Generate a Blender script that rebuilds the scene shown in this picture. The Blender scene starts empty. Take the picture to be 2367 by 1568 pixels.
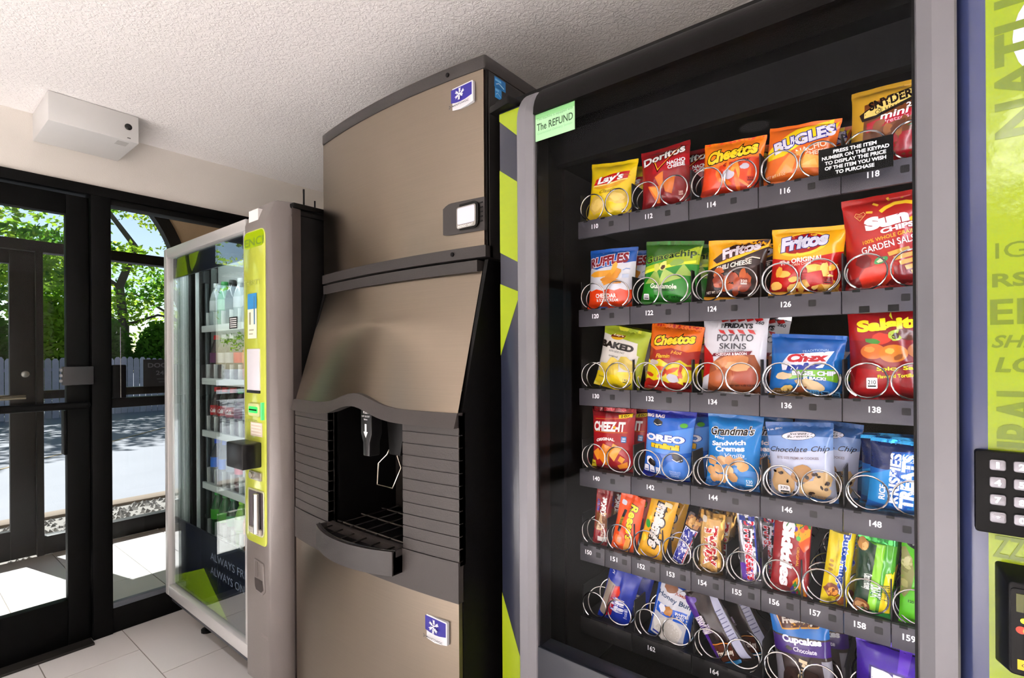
import bpy, bmesh, math, random
from mathutils import Vector, Matrix, noise
from math import sin, cos, pi, radians, sqrt, exp
SC = bpy.context.scene
COL = SC.collection
# ---------------------------------------------------------------- camera
cam_d = bpy.data.cameras.new('camera'); cam = bpy.data.objects.new('camera', cam_d); COL.objects.link(cam)
cam_d.sensor_width = 36.0; cam_d.lens = 1179.0 / 2367.0 * 36.0
cam_d.shift_y = 42.0 / 2367.0
cam_d.clip_start = 0.02; cam_d.clip_end = 300
cam.matrix_world = Matrix.Translation((0, 0, 1.3)) @ Matrix.Rotation(radians(38.7), 4, 'Z') @ Matrix.Rotation(radians(90), 4, 'X') @ Matrix.Rotation(radians(-0.35), 4, 'Z')
SC.camera = cam
# ---------------------------------------------------------------- world, sun, exposure
SC.view_settings.view_transform = 'Standard'
SC.view_settings.look = 'None'
SC.view_settings.exposure = -0.22
SC.view_settings.gamma = 1.0
SC.view_settings.use_curve_mapping = False
wd = bpy.data.worlds.new('sky'); SC.world = wd; wd.use_nodes = True
nt = wd.node_tree; nt.nodes.clear()
sky = nt.nodes.new('ShaderNodeTexSky'); sky.sky_type = 'NISHITA'; sky.sun_disc = False
sky.sun_elevation = radians(46); sky.sun_rotation = radians(-80); sky.air_density = 1.0; sky.dust_density = 0.6; sky.ozone_density = 1.6
bg = nt.nodes.new('ShaderNodeBackground'); bg.inputs['Strength'].default_value = 0.16
wo = nt.nodes.new('ShaderNodeOutputWorld')
nt.links.new(sky.outputs[0], bg.inputs[0]); nt.links.new(bg.outputs[0], wo.inputs[0])
sun_d = bpy.data.lights.new('sun', 'SUN'); sun_d.energy = 18.0; sun_d.angle = radians(0.55); sun_d.color = (1.0, 0.98, 0.99)
sun = bpy.data.objects.new('sun', sun_d); COL.objects.link(sun)
sun.rotation_euler = Vector((0.68, 0.17, -0.71)).to_track_quat('-Z', 'Y').to_euler()
SC.cycles.max_bounces = 10; SC.cycles.diffuse_bounces = 6; SC.cycles.transparent_max_bounces = 16; SC.cycles.glossy_bounces = 4
SC.cycles.caustics_reflective = False; SC.cycles.caustics_refractive = False
SC.cycles.sample_clamp_indirect = 12.0

# ---------------------------------------------------------------- helpers
def lin(h):
    if isinstance(h, tuple): return h
    h = h.lstrip('#'); c = [int(h[i:i + 2], 16) / 255 for i in (0, 2, 4)]
    return tuple(x / 12.92 if x <= .04045 else ((x + .055) / 1.055) ** 2.4 for x in c)
MATS = {}
def mat(col, rough=.5, metal=0., bump=0., bscale=40., var=0., vscale=8., coat=0., emit=0., aniso=0., spec=.5, stretch=None, detail=3., bdist=.01, key=None):
    k = (col, rough, metal, bump, bscale, var, vscale, coat, emit, aniso, spec, stretch, bdist, key)
    if k in MATS: return MATS[k]
    m = bpy.data.materials.new(key or 'paint'); m.use_nodes = True; n = m.node_tree; p = n.nodes['Principled BSDF']
    c = lin(col); p.inputs['Base Color'].default_value = (*c, 1)
    p.inputs['Roughness'].default_value = rough; p.inputs['Metallic'].default_value = metal
    p.inputs['Specular IOR Level'].default_value = spec
    if coat: p.inputs['Coat Weight'].default_value = coat; p.inputs['Coat Roughness'].default_value = .05
    if emit: p.inputs['Emission Color'].default_value = (*c, 1); p.inputs['Emission Strength'].default_value = emit
    if aniso: p.inputs['Anisotropic'].default_value = aniso
    if bump or var:
        tc = n.nodes.new('ShaderNodeTexCoord'); src = tc.outputs['Object']
        if stretch:
            mp = n.nodes.new('ShaderNodeMapping'); mp.inputs['Scale'].default_value = stretch
            n.links.new(src, mp.inputs[0]); src = mp.outputs[0]
        if bump:
            t = n.nodes.new('ShaderNodeTexNoise'); t.inputs['Scale'].default_value = bscale; t.inputs['Detail'].default_value = detail
            b = n.nodes.new('ShaderNodeBump'); b.inputs['Strength'].default_value = bump; b.inputs['Distance'].default_value = bdist
            n.links.new(src, t.inputs['Vector']); n.links.new(t.outputs['Fac'], b.inputs['Height']); n.links.new(b.outputs[0], p.inputs['Normal'])
        if var:
            t = n.nodes.new('ShaderNodeTexNoise'); t.inputs['Scale'].default_value = vscale; t.inputs['Detail'].default_value = 4
            mx = n.nodes.new('ShaderNodeMix'); mx.data_type = 'RGBA'
            mx.inputs['A'].default_value = (*[x * (1 - var) for x in c], 1); mx.inputs['B'].default_value = (*[min(1, x * (1 + var)) for x in c], 1)
            n.links.new(src, t.inputs['Vector']); n.links.new(t.outputs['Fac'], mx.inputs['Factor']); n.links.new(mx.outputs['Result'], p.inputs['Base Color'])
    MATS[k] = m; return m
def glass_mat(name, tint=(1, 1, 1), ior=1.5, boost=1.0, rough=0.0):
    m = bpy.data.materials.new(name); m.use_nodes = True; n = m.node_tree; n.nodes.clear()
    o = n.nodes.new('ShaderNodeOutputMaterial'); mx = n.nodes.new('ShaderNodeMixShader'); tr = n.nodes.new('ShaderNodeBsdfTransparent'); gl = n.nodes.new('ShaderNodeBsdfGlossy')
    fr = n.nodes.new('ShaderNodeLayerWeight'); fr.inputs['Blend'].default_value = .5
    pw = n.nodes.new('ShaderNodeMath'); pw.operation = 'POWER'; pw.inputs[1].default_value = 5.0
    mm = n.nodes.new('ShaderNodeMath'); mm.operation = 'MULTIPLY_ADD'; mm.inputs[1].default_value = .96 * boost; mm.inputs[2].default_value = .04 * boost; mm.use_clamp = True
    tr.inputs[0].default_value = (*tint, 1); gl.inputs['Roughness'].default_value = rough
    n.links.new(fr.outputs['Facing'], pw.inputs[0]); n.links.new(pw.outputs[0], mm.inputs[0]); n.links.new(mm.outputs[0], mx.inputs[0]); n.links.new(tr.outputs[0], mx.inputs[1]); n.links.new(gl.outputs[0], mx.inputs[2]); n.links.new(mx.outputs[0], o.inputs[0])
    return m
def wloc(o):
    v = Vector((0, 0, 0))
    while o is not None: v += o.location; o = o.parent
    return v
def tag(o, label=None, cat=None, group=None, kind=None):
    for k, v in (('label', label), ('category', cat), ('group', group), ('kind', kind)):
        if v: o[k] = v
    return o
def empty(name, loc=(0, 0, 0), rot=(0, 0, 0), label=None, cat=None, group=None):
    o = bpy.data.objects.new(name, None); COL.objects.link(o); o.location = loc; o.rotation_euler = rot; o.empty_display_size = .05
    return tag(o, label, cat, group)
def link(name, me, parent=None):
    o = bpy.data.objects.new(name, me); COL.objects.link(o); o.parent = parent; return o
def copy_tree(o, parent=None):
    c = o.copy(); COL.objects.link(c); c.parent = parent
    for ch in list(o.children): copy_tree(ch, c)
    return c
class MB:
    def __init__(s): s.v = []; s.f = []; s.m = []; s.ms = []
    def mi(s, m):
        if m not in s.ms: s.ms.append(m)
        return s.ms.index(m)
    def add(s, vs, fs, m):
        b = len(s.v); i = s.mi(m); s.v += [tuple(x) for x in vs]
        for f in fs: s.f.append(tuple(b + k for k in f)); s.m.append(i)
        return s
    def box(s, x0, y0, z0, x1, y1, z1, m):
        vs = [(x, y, z) for z in (z0, z1) for y in (y0, y1) for x in (x0, x1)]
        return s.add(vs, [(0, 2, 3, 1), (4, 5, 7, 6), (0, 1, 5, 4), (2, 6, 7, 3), (0, 4, 6, 2), (1, 3, 7, 5)], m)
    def prism(s, poly, ax, a, b, m):
        n = len(poly)
        def P(p, t): return (t, p[0], p[1]) if ax == 'x' else (p[0], t, p[1]) if ax == 'y' else (p[0], p[1], t)
        vs = [P(p, a) for p in poly] + [P(p, b) for p in poly]
        return s.add(vs, [tuple(range(n))[::-1], tuple(range(n, 2 * n))] + [(i, (i + 1) % n, n + (i + 1) % n, n + i) for i in range(n)], m)
    def tube(s, pts, r, m, n=8, closed=False, caps=True):
        pts = [Vector(p) for p in pts]; N = len(pts); vs = []; fs = []; up = None
        for i, p in enumerate(pts):
            t = (pts[(i + 1) % N] - pts[i - 1]) if closed else (pts[min(i + 1, N - 1)] - pts[max(i - 1, 0)])
            t.normalize()
            if up is None: up = t.orthogonal()
            up = (up - t * up.dot(t)).normalized(); q = t.cross(up)
            rr = r[i] if isinstance(r, (list, tuple)) else r
            vs += [p + (up * cos(2 * pi * k / n) + q * sin(2 * pi * k / n)) * rr for k in range(n)]
        for i in range(N if closed else N - 1):
            for k in range(n): fs.append((i * n + k, i * n + (k + 1) % n, ((i + 1) % N) * n + (k + 1) % n, ((i + 1) % N) * n + k))
        if not closed and caps: fs += [tuple(range(n))[::-1], tuple((N - 1) * n + k for k in range(n))]
        return s.add(vs, fs, m)
    def lathe(s, prof, m, n=16, c=(0, 0, 0), ax='z'):
        vs = []; fs = []; K = len(prof)
        for r, z in prof:
            for k in range(n):
                a = 2 * pi * k / n
                vs.append((c[0] + r * cos(a), c[1] + r * sin(a), c[2] + z) if ax == 'z' else (c[0] + r * cos(a), c[1] + z, c[2] - r * sin(a)) if ax == 'y' else (c[0] + z, c[1] + r * cos(a), c[2] + r * sin(a)))
        for i in range(K - 1):
            for k in range(n): fs.append((i * n + k, i * n + (k + 1) % n, (i + 1) * n + (k + 1) % n, (i + 1) * n + k))
        fs += [tuple(range(n))[::-1], tuple((K - 1) * n + k for k in range(n))]
        return s.add(vs, fs, m)
    def grid(s, fn, nu, nv, m, closed=False):
        vs = [fn(i / nu, j / nv) for j in range(nv + 1) for i in range(nu + 1)]
        fs = [(j * (nu + 1) + i, j * (nu + 1) + i + 1, (j + 1) * (nu + 1) + i + 1, (j + 1) * (nu + 1) + i) for j in range(nv) for i in range(nu)]
        return s.add(vs, fs, m)
    def build(s, name, parent=None, smooth=False, bev=0., seg=2, local=False, label=None, cat=None, group=None, kind=None, fix=True, angle=40):
        me = bpy.data.meshes.new(name)
        off = Vector((0, 0, 0)) if (local or parent is None) else wloc(parent)
        me.from_pydata([(x - off.x, y - off.y, z - off.z) for x, y, z in s.v], [], s.f)
        for m in s.ms: me.materials.append(m)
        me.polygons.foreach_set('material_index', s.m)
        bm = bmesh.new(); bm.from_mesh(me)
        if fix: bmesh.ops.recalc_face_normals(bm, faces=bm.faces)
        if bev:
            ed = [e for e in bm.edges if len(e.link_faces) == 2 and e.calc_face_angle(0) > radians(35)]
            bmesh.ops.bevel(bm, geom=ed, offset=bev, segments=seg, profile=.5, affect='EDGES', clamp_overlap=True)
        bm.to_mesh(me); bm.free()
        if smooth or bev:
            me.shade_smooth()
            try: me.set_sharp_from_angle(angle=radians(angle))
            except Exception: pass
        o = link(name, me, parent); return tag(o, label, cat, group, kind)
def rrect(x0, z0, x1, z1, r, n=4):
    if not isinstance(r, (list, tuple)): r = [r] * 4
    out = []
    for (cx, cz, a0, k) in ((x0, z0, pi, 0), (x1, z0, 1.5 * pi, 1), (x1, z1, 0, 2), (x0, z1, .5 * pi, 3)):
        rr = r[k]; qx = cx + rr * (1 if k in (0, 3) else -1); qz = cz + rr * (1 if k in (0, 1) else -1)
        if rr <= 0: out.append((cx, cz)); continue
        out += [(qx + rr * cos(a0 + .5 * pi * i / n), qz + rr * sin(a0 + .5 * pi * i / n)) for i in range(n + 1)]
    return out
# ---------------------------------------------------------------- flat print: lettering and shapes laid on a surface
TX = {}
def text2d(txt, bold=0., shear=0., res=3):
    k = (txt, bold, shear, res)
    if k not in TX:
        cu = bpy.data.curves.new('t', 'FONT'); cu.body = txt; cu.offset = bold; cu.shear = shear; cu.resolution_u = res; cu.space_line = .85
        cu.align_x = 'CENTER'; cu.fill_mode = 'FRONT'
        ob = bpy.data.objects.new('t', cu); me = ob.to_mesh()
        vs = [(v.co.x, v.co.y) for v in me.vertices]; fs = [tuple(p.vertices) for p in me.polygons]
        ob.to_mesh_clear(); bpy.data.objects.remove(ob); bpy.data.curves.remove(cu)
        TX[k] = (vs, fs)
    return TX[k]
def shape2d(op, W, H):
    """op in fractions of W x H -> list of (verts, faces, colour) in metres"""
    t = op[0]
    if t == 't':   # text, cx, cy, w, h, colour, options
        _, s, cx, cy, w, h, c = op[:7]; o = op[7] if len(op) > 7 else {}
        b = o.get('b', .02)
        layers = [(c, b)]
        if o.get('oc'): layers = [(o['oc'], b + o.get('ow', .05)), (c, b)]
        v0, _f = text2d(s, b, o.get('sh', 0.), o.get('res', 3))
        if not v0: return []
        xs = [p[0] for p in v0]; ys = [p[1] for p in v0]
        x0, x1, y0, y1 = min(xs), max(xs), min(ys), max(ys); rot = radians(o.get('rot', 0))
        sx = w * (H if o.get('rot', 0) in (90, -90) else W) / max(x1 - x0, 1e-6); sy = h * (W if o.get('rot', 0) in (90, -90) else H) / max(y1 - y0, 1e-6)
        out = []
        for cc, bb in layers:
            v, f = text2d(s, bb, o.get('sh', 0.), o.get('res', 3)); q = []
            for x, y in v:
                X = (x - (x0 + x1) / 2) * sx; Y = (y - (y0 + y1) / 2) * sy
                nx = X / max(w * W / 2, 1e-6); Y += o.get('arc', 0.) * (1 - nx * nx) * sy * (y1 - y0)
                q.append((cx * W + X * cos(rot) - Y * sin(rot), cy * H + X * sin(rot) + Y * cos(rot)))
            out.append((q, f, cc))
        return out
    if t == 'e':   # cx, cy, rx, ry (fractions), colour, rot
        _, cx, cy, rx, ry, c = op[:6]; a = radians(op[6]) if len(op) > 6 else 0; n = 20
        q = [(cx * W, cy * H)]
        for k in range(n):
            X = rx * W * cos(2 * pi * k / n); Y = ry * H * sin(2 * pi * k / n); q.append((cx * W + X * cos(a) - Y * sin(a), cy * H + X * sin(a) + Y * cos(a)))
        return [(q, [(0, 1 + k, 1 + (k + 1) % n) for k in range(n)], c)]
    if t == 'o':   # irregular blob (chip, cookie): cx, cy, rx, ry, colour, rot, seed
        _, cx, cy, rx, ry, c, a, sd = op; a = radians(a); n = 16; rg = random.Random(sd)
        q = [(cx * W, cy * H)]
        for k in range(n):
            j = 1 + rg.uniform(-.16, .12); X = j * rx * W * cos(2 * pi * k / n); Y = j * ry * H * sin(2 * pi * k / n)
            q.append((cx * W + X * cos(a) - Y * sin(a), cy * H + X * sin(a) + Y * cos(a)))
        return [(q, [(0, 1 + k, 1 + (k + 1) % n) for k in range(n)], c)]
    if t == 'r':
        _, x0, y0, x1, y1, c = op
        return [([(x0 * W, y0 * H), (x1 * W, y0 * H), (x1 * W, y1 * H), (x0 * W, y1 * H)], [(0, 1, 2, 3)], c)]
    if t == 'rr':
        _, x0, y0, x1, y1, c, r = op; q = rrect(x0 * W, y0 * H, x1 * W, y1 * H, r); return [(q, [tuple(range(len(q)))], c)]
    if t == 'p':
        _, pts, c = op; return [([(x * W, y * H) for x, y in pts], [tuple(range(len(pts)))], c)]
    if t == 's':   # curved stroke: pts, width fraction of W, colour
        _, pts, wd_, c = op; P = [Vector((x * W, y * H)) for x, y in pts]; q = []; N = len(P)
        for i, p in enumerate(P):
            d = (P[min(i + 1, N - 1)] - P[max(i - 1, 0)]).normalized(); nn = Vector((-d.y, d.x)) * wd_ * W * .5; q += [tuple(p + nn), tuple(p - nn)]
        return [(q, [(2 * i, 2 * i + 1, 2 * i + 3, 2 * i + 2) for i in range(N - 1)], c)]
    return []
def decals(ops, S, W, H, name, parent, maxlen=.007, off0=.0004, doff=.00012, mk=None, local=True, clip=True, **kw):
    mb = MB(); k = 0
    for op in ops:
        for (v, f, c) in shape2d(op, W, H):
            bm = bmesh.new(); bv = [bm.verts.new((x, y, 0)) for x, y in v]
            for g in f:
                try: bm.faces.new([bv[i] for i in g])
                except ValueError: pass
            bmesh.ops.triangulate(bm, faces=bm.faces)
            for _ in range(6):
                L = [e for e in bm.edges if e.calc_length() > maxlen]
                if not L or maxlen > 5: break
                bmesh.ops.subdivide_edges(bm, edges=L, cuts=1); bmesh.ops.triangulate(bm, faces=[q for q in bm.faces if len(q.verts) > 3])
            bm.verts.index_update(); o = off0 + doff * k; k += 1
            vs = []
            for q in bm.verts:
                x, y = q.co.x, q.co.y
                if clip: x = min(max(x, 0), W); y = min(max(y, 0), H)
                vs.append(S(x / W, y / H, o))
            fs = []
            for q in bm.faces:
                a = [w_.index for w_ in q.verts]
                if q.normal.z < 0: a.reverse()
                if q.calc_area() > 1e-10: fs.append(a)
            bm.free(); mb.add(vs, fs, mk(c) if mk else mat(c, .45))
    return mb.build(name, parent, smooth=True, local=local, fix=False, **kw)

def decals_each(ops, S, W, H, name, parent, *a, **k):
    for i, op in enumerate(ops): decals([op], S, W, H, name, parent, *a, **{**k, 'off0': k.get('off0', .0004) + .00012 * i})
# ================================================================ the setting
CZ = 2.369; XL = -3.0; XO = -4.57; YB = 1.95; YF = -3.2; XR = 2.4
M_wall = mat('#dad5ce', .85, bump=.06, bscale=180, var=.03, vscale=2.5, key='beige wall paint')
M_trimw = mat('#d8d2c8', .7, var=.03, key='pale trim')
M_ext = mat('#c9b091', .9, bump=.2, bscale=90, var=.05, key='tan stucco')
M_black = mat('#040404', .5, var=.2, spec=.1, key='black anodised frame')
M_blk2 = mat('#0e0a09', .5, spec=.25, var=.15, key='dark bronze frame')
M_gl = glass_mat('window glass', (.97, .985, .98), 1.45, .35)
M_tile = mat('#c4bfbc', .33, bump=.03, bscale=120, var=.05, vscale=3.5, key='taupe porcelain tile')
M_grout = mat('#7b746c', .9, var=.1, key='grout')
def ceil_mat():
    m = bpy.data.materials.new('knockdown ceiling paint'); m.use_nodes = True; n = m.node_tree; p = n.nodes['Principled BSDF']
    p.inputs['Base Color'].default_value = (*lin('#f6f3f2'), 1); p.inputs['Roughness'].default_value = .9
    tc = n.nodes.new('ShaderNodeTexCoord'); t = n.nodes.new('ShaderNodeTexNoise'); t.inputs['Scale'].default_value = 75; t.inputs['Detail'].default_value = 2.5; t.inputs['Distortion'].default_value = .8
    r = n.nodes.new('ShaderNodeValToRGB'); r.color_ramp.elements[0].position = .42; r.color_ramp.elements[1].position = .60
    b = n.nodes.new('ShaderNodeBump'); b.inputs['Strength'].default_value = .45; b.inputs['Distance'].default_value = .004
    n.links.new(tc.outputs['Object'], t.inputs[0]); n.links.new(t.outputs['Fac'], r.inputs[0]); n.links.new(r.outputs[0], b.inputs['Height']); n.links.new(b.outputs[0], p.inputs['Normal'])
    return m
M_ceil = ceil_mat()
def struct(mb, name, **k): return mb.build(name, kind='structure', **k)
struct(MB().box(XL - .12, YF - .1, CZ, XR + .1, YB + .1, CZ + .1, M_ceil), 'ceiling', label='off-white ceiling with knockdown texture')
struct(MB().box(XL - .12, YB, -.05, XR + .1, YB + .1, CZ, M_wall), 'wall_back', label='beige wall behind the machines')
struct(MB().box(XL - .12, YF - .1, -.05, XR + .1, YF, CZ, M_wall), 'wall_front', label='beige wall facing the machines')
struct(MB().box(XR, YF, -.05, XR + .1, YB, CZ, M_wall), 'wall_right', label='beige wall at the end of the room')
wl = MB(); wl.box(XL - .12, YF, 2.11, XL, YB, CZ, M_wall); wl.box(XL - .12, YF, -.05, XL, -2.98, 2.11, M_wall); wl.box(XL - .12, -.76, -.05, XL, -.45, 2.11, M_wall); wl.box(XL - .12, 1.86, -.05, XL, YB, 2.11, M_wall)
struct(wl, 'wall_left', label='beige wall above the black storefront')
# floor with separate tiles
def tiled(name, label, x0, x1, y0, y1, zt, seed):
    fl = struct(MB().box(x0, y0, zt - .06, x1, y1, zt - .003, M_grout), name, label=label)
    g = .0022; cache = {}; row = math.floor((y0 - .43) / .3065)
    while .43 + row * .3065 < y1:
        ya, yb = max(y0, .43 + row * .3065 + g), min(y1, .43 + (row + 1) * .3065 - g); ox = -2.736 if row % 2 == 0 else -2.454
        k = math.floor((x0 - ox) / .611)
        while ox + k * .611 < x1:
            xa, xb = max(x0, ox + k * .611 + g), min(x1, ox + (k + 1) * .611 - g); k += 1
            if xb - xa < .01 or yb - ya < .01: continue
            key = (round(xb - xa, 3), round(yb - ya, 3))
            if key not in cache:
                w, h = (xb - xa) / 2, (yb - ya) / 2
                o = MB().box(-w, -h, -.009, w, h, 0, M_tile).build('tile', fl, local=True); cache[key] = o.data
            else: o = link('tile', cache[key], fl)
            o.location = ((xa + xb) / 2, (ya + yb) / 2, zt)
        row += 1
tiled('floor', 'taupe porcelain tile floor of the vending area', XL - .06, XR, YF, YB, 0., 1)
tiled('floor_entry', 'sunlit porcelain tile floor of the entry vestibule', XO, XL - .06, -.62, 1.86, 0., 2)
# ---- inner storefront (plane X = -3)
def panel(mb, y0, y1, z0, z1, m, x0=XL - .06, x1=XL + .0): return mb.box(x0, y0, z0, x1, y1, z1, m)
fr = MB()
panel(fr, -.45, 1.86, 2.064, 2.11, M_black, XL - .09, XL + .012); panel(fr, .625, .70, 0, 2.064, M_black, XL - .09, XL + .012)
panel(fr, -.45, -.375, 0, 2.064, M_black, XL - .09, XL + .012); panel(fr, 1.80, 1.86, 0, 2.064, M_black, XL - .09, XL + .012)
struct(fr, 'trim_1', bev=.003, label='black storefront posts and head')
def sidelite(name, y0, y1, label, x=XL, zt=2.064, bars=((1.07, 1.115),), zb=.12, m=M_black, t=.03):
    w = MB(); xa, xb = x - .075, x + .004
    for (a, b) in bars: w.box(xa, y0, a, xb, y1, b, m)
    w.box(xa, y0, 0, xb, y1, zb, m); w.box(xa, y0, zt - t, xb, y1, zt, m)
    o = struct(w, name, bev=.003, label=label)
    zs = [zb] + [q for b in bars for q in b] + [zt - t]
    for i in range(0, len(zs) - 1, 2): MB().box(x - .045, y0, zs[i], x - .039, y1, zs[i + 1], M_gl).build('pane', o)
    return o
s1 = sidelite('window_1', .70, 1.80, 'tall black framed sidelite between door and drinks machine')
MB().box(XL - .02, .70, .12, XL + .012, 1.80, .145, mat('#4b5058', .5)).build('sill_strip', s1, bev=.002)
fr = MB(); panel(fr, -2.98, -.76, 2.064, 2.11, M_black, XL - .09, XL + .012)
for y in (-2.98, -1.90, -.82): panel(fr, y, y + .06, 0, 2.064, M_black, XL - .09, XL + .012)
struct(fr, 'trim_3', bev=.003, label='black frame of the side windows')
sidelite('window_2', -2.92, -1.90, 'tall black framed side window beyond the door', bars=()); sidelite('window_5', -1.84, -.82, 'tall black framed side window next to the door', bars=())
d = MB(); xa, xb = XL - .055, XL - .008
d.box(xa, .54, .01, xb, .622, 2.05, M_black); d.box(xa, -.372, .01, xb, -.29, 2.05, M_black); d.box(xa, -.29, .01, xb, .54, .215, M_black); d.box(xa, -.29, 1.96, xb, .54, 2.05, M_black)
d1 = struct(d, 'door_1', bev=.003, label='black framed glass door into the vestibule')
MB().box(XL - .035, -.29, .215, XL - .029, .54, 1.96, M_gl).build('pane', d1)
pb = MB(); pb.tube([(XL + .045, -.33, 1.095), (XL + .045, .60, 1.095)], .017, M_black, 10)
for y in (-.33, .60): pb.tube([(XL - .01, y, 1.095), (XL + .045, y, 1.095)], .015, M_black, 8)
pb.build('push_bar', d1, smooth=True)
lb = MB().box(XL - .008, .52, 1.186, XL + .03, .629, 1.27, mat('#1c1b1d', .45)).build('lock_box', d1, bev=.004)
for q in range(3): MB().box(XL + .004, .512, 1.20 + q * .024, XL + .022, .5205, 1.212 + q * .024, mat('#77777a', .4)).build('lock_button', lb)
MB().box(XL - .055, .5275, .873, XL + .004, .5375, 1.071, M_black).build('edge_pull', d1, bev=.002)
MB().box(XL - .05, -.37, 0, XL + .06, .62, .012, mat('#15120f', .5)).build('threshold', d1, bev=.003)
# black notice and small reader on the sidelite
MB().box(XL + .004, .70, 1.117, XL + .03, .752, 1.275, M_black).build('access_reader', bev=.004, label='small black box mounted on the storefront post beside the sidelite', cat='reader')
ns = empty('door_notice', (XL - .036, .84, 1.163), label='black notice sign stuck on the sidelite glass', cat='sign')
MB().box(XL - .038, .838, 1.163, XL - .034, 1.03, 1.30, mat('#0b0b0c', .5)).build('sign_plate', ns)
def plane_S(o, u, v, W, H, nrm):
    o, u, v, nrm = Vector(o), Vector(u), Vector(v), Vector(nrm)
    return lambda s, t, f: o + u * (s * W) + v * (t * H) + nrm * f
decals([('t', 'DOORS', .42, .78, .64, .17, '#4a4b50'), ('t', '24 H', .46, .5, .36, .16, '#4a4b50'), ('r', .3, .25, .75, .29, '#333438'), ('r', .34, .14, .7, .18, '#333438')],
       plane_S((XL - .034, .838, 1.163), (0, 1, 0), (0, 0, 1), .192, .137, (1, 0, 0)), .192, .137, 'lettering', ns, 9, local=False)
bc = MB()  # white dots modelled in place of a dotted reflection
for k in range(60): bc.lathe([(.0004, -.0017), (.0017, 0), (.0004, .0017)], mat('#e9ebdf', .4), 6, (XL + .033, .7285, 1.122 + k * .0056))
bc.build('reflection_dots', smooth=True, label='column of white dots standing in for a reflection beside the black storefront post', cat='reflection', kind='stuff')
# ceiling box over the door
bx = empty('ceiling_sensor_box', (XL, .58, 2.25), label='white box with round black lens mounted at ceiling above the door', cat='sensor box')
Mw = mat('#cfcfce', .45, bump=.02, bscale=150, key='white plastic')
MB().box(XL + .001, .43, 2.25, -2.685, .73, CZ - .001, Mw).build('housing', bx, bev=.003)
MB().lathe([(.0135, 0), (.0135, .004), (.010, .006), (.010, .003), (.001, .005)], mat('#0d0d0e', .15), 20, (-2.686, .692, 2.312), 'x').build('lens', bx, smooth=True)
MB().box(-2.685, .688, 2.262, -2.6838, .70, 2.266, mat('#555555', .4)).build('status_light', bx)
for q in range(7): MB().box(-2.76 + q * .008, .66, 2.2494, -2.755 + q * .008, .70, 2.2502, mat('#a9a8a6', .5)).build('vent_slot', bx)
# ---- vestibule shell and outer arched storefront
struct(MB().box(XO - .15, 1.86, -.05, XL - .12, 1.96, 3.6, M_ext), 'wall_vestibule_back', label='tan side wall of the vestibule')
struct(MB().box(XO - .15, -.72, -.25, XL - .12, -.62, 3.6, M_ext), 'wall_vestibule_front', label='tan far side wall of the vestibule')
struct(MB().box(XO - .15, -.72, 3.45, XL, 1.96, 3.6, M_trimw), 'ceiling_vestibule', label='pale vestibule ceiling')
struct(MB().box(XL - .12, -.72, CZ, XL - .02, 1.96, 3.5, M_wall), 'wall_vestibule_inner', label='pale wall above the inner storefront')
AC, AZ, AR = .545, 1.85, 1.037
aw = MB(); N = 40
arch = [(AC + AR * cos(pi - pi * i / N), AZ + AR * sin(pi * i / N)) for i in range(N + 1)]
for (a, b) in zip(arch[:-1], arch[1:]):
    for xx, fl in ((XO - .15, 0), (XO, 1)):
        aw.add([(xx, a[0], a[1]), (xx, b[0], b[1]), (xx, b[0], 3.6), (xx, a[0], 3.6)], [(0, 1, 2, 3)], M_ext)
    aw.add([(XO - .15, a[0], a[1]), (XO, a[0], a[1]), (XO, b[0], b[1]), (XO - .15, b[0], b[1])], [(0, 1, 2, 3)], M_trimw)
aw.box(XO - .15, -.72, -.05, XO, AC - AR, 3.6, M_ext); aw.box(XO - .15, AC + AR, -.05, XO, 1.96, 3.6, M_ext)
struct(aw, 'wall_outside', label='tan outer wall with arched opening', fix=False)
of = MB(); R2 = AR - .085
arch2 = [(AC + R2 * cos(pi - pi * i / N), AZ + R2 * sin(pi * i / N)) for i in range(N + 1)]
for i in range(N):
    a, b, c, e = arch[i], arch[i + 1], arch2[i + 1], arch2[i]
    vs = [(x, *p) for x in (XO - .06, XO + .02) for p in (a, b, c, e)]
    of.add(vs, [(0, 3, 2, 1), (4, 5, 6, 7), (0, 1, 5, 4), (2, 3, 7, 6)], M_blk2)
for y0, y1 in ((AC - AR, AC - AR + .085), (AC + AR - .085, AC + AR)): of.box(XO - .06, y0, 0, XO + .02, y1, AZ, M_blk2)
of.box(XO - .06, AC - AR, 2.02, XO + .012, AC + AR, 2.09, M_blk2); of.box(XO - .06, .665, 0, XO + .012, .70, 2.02, M_blk2); of.box(XO - .06, -.46, 0, XO + .012, -.415, 2.02, M_blk2)
o3 = struct(of, 'trim_2', label='dark bronze arched storefront frame')
w = MB(); cl = [(y, z) for y, z in arch2 if z > 2.09]
MB().prism(cl, 'x', XO - .03, XO - .025, M_gl).build('pane', o3)
sidelite('window_3', .70, AC + AR - .085, 'dark bronze framed outer sidelite', XO, 2.03, ((1.04, 1.096),), .12, M_blk2, .012)
d = MB(); xa, xb = XO - .05, XO - .002
d.box(xa, .54, .01, xb, .662, 2.015, M_blk2); d.box(xa, -.415, .01, xb, -.31, 2.015, M_blk2); d.box(xa, -.31, .01, xb, .54, .196, M_blk2); d.box(xa, -.31, 1.925, xb, .54, 2.015, M_blk2)
d2 = struct(d, 'door_2', bev=.003, label='dark bronze framed glass entry door')
MB().box(XO - .03, -.31, .196, XO - .024, .54, 1.925, M_gl).build('pane', d2)
MB().lathe([(.021, 0), (.021, .008), (.012, .012), (.002, .012)], mat('#a9a9a6', .3, .9), 16, (XO - .002, .6125, 1.208), 'x').build('lock_cylinder', d2, smooth=True)
MB().tube([(XO + .05, -.30, 1.062), (XO + .05, .607, 1.062)], .018, mat('#8c8271', .25, .9), 10).build('pull_bar', d2, smooth=True)
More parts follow.
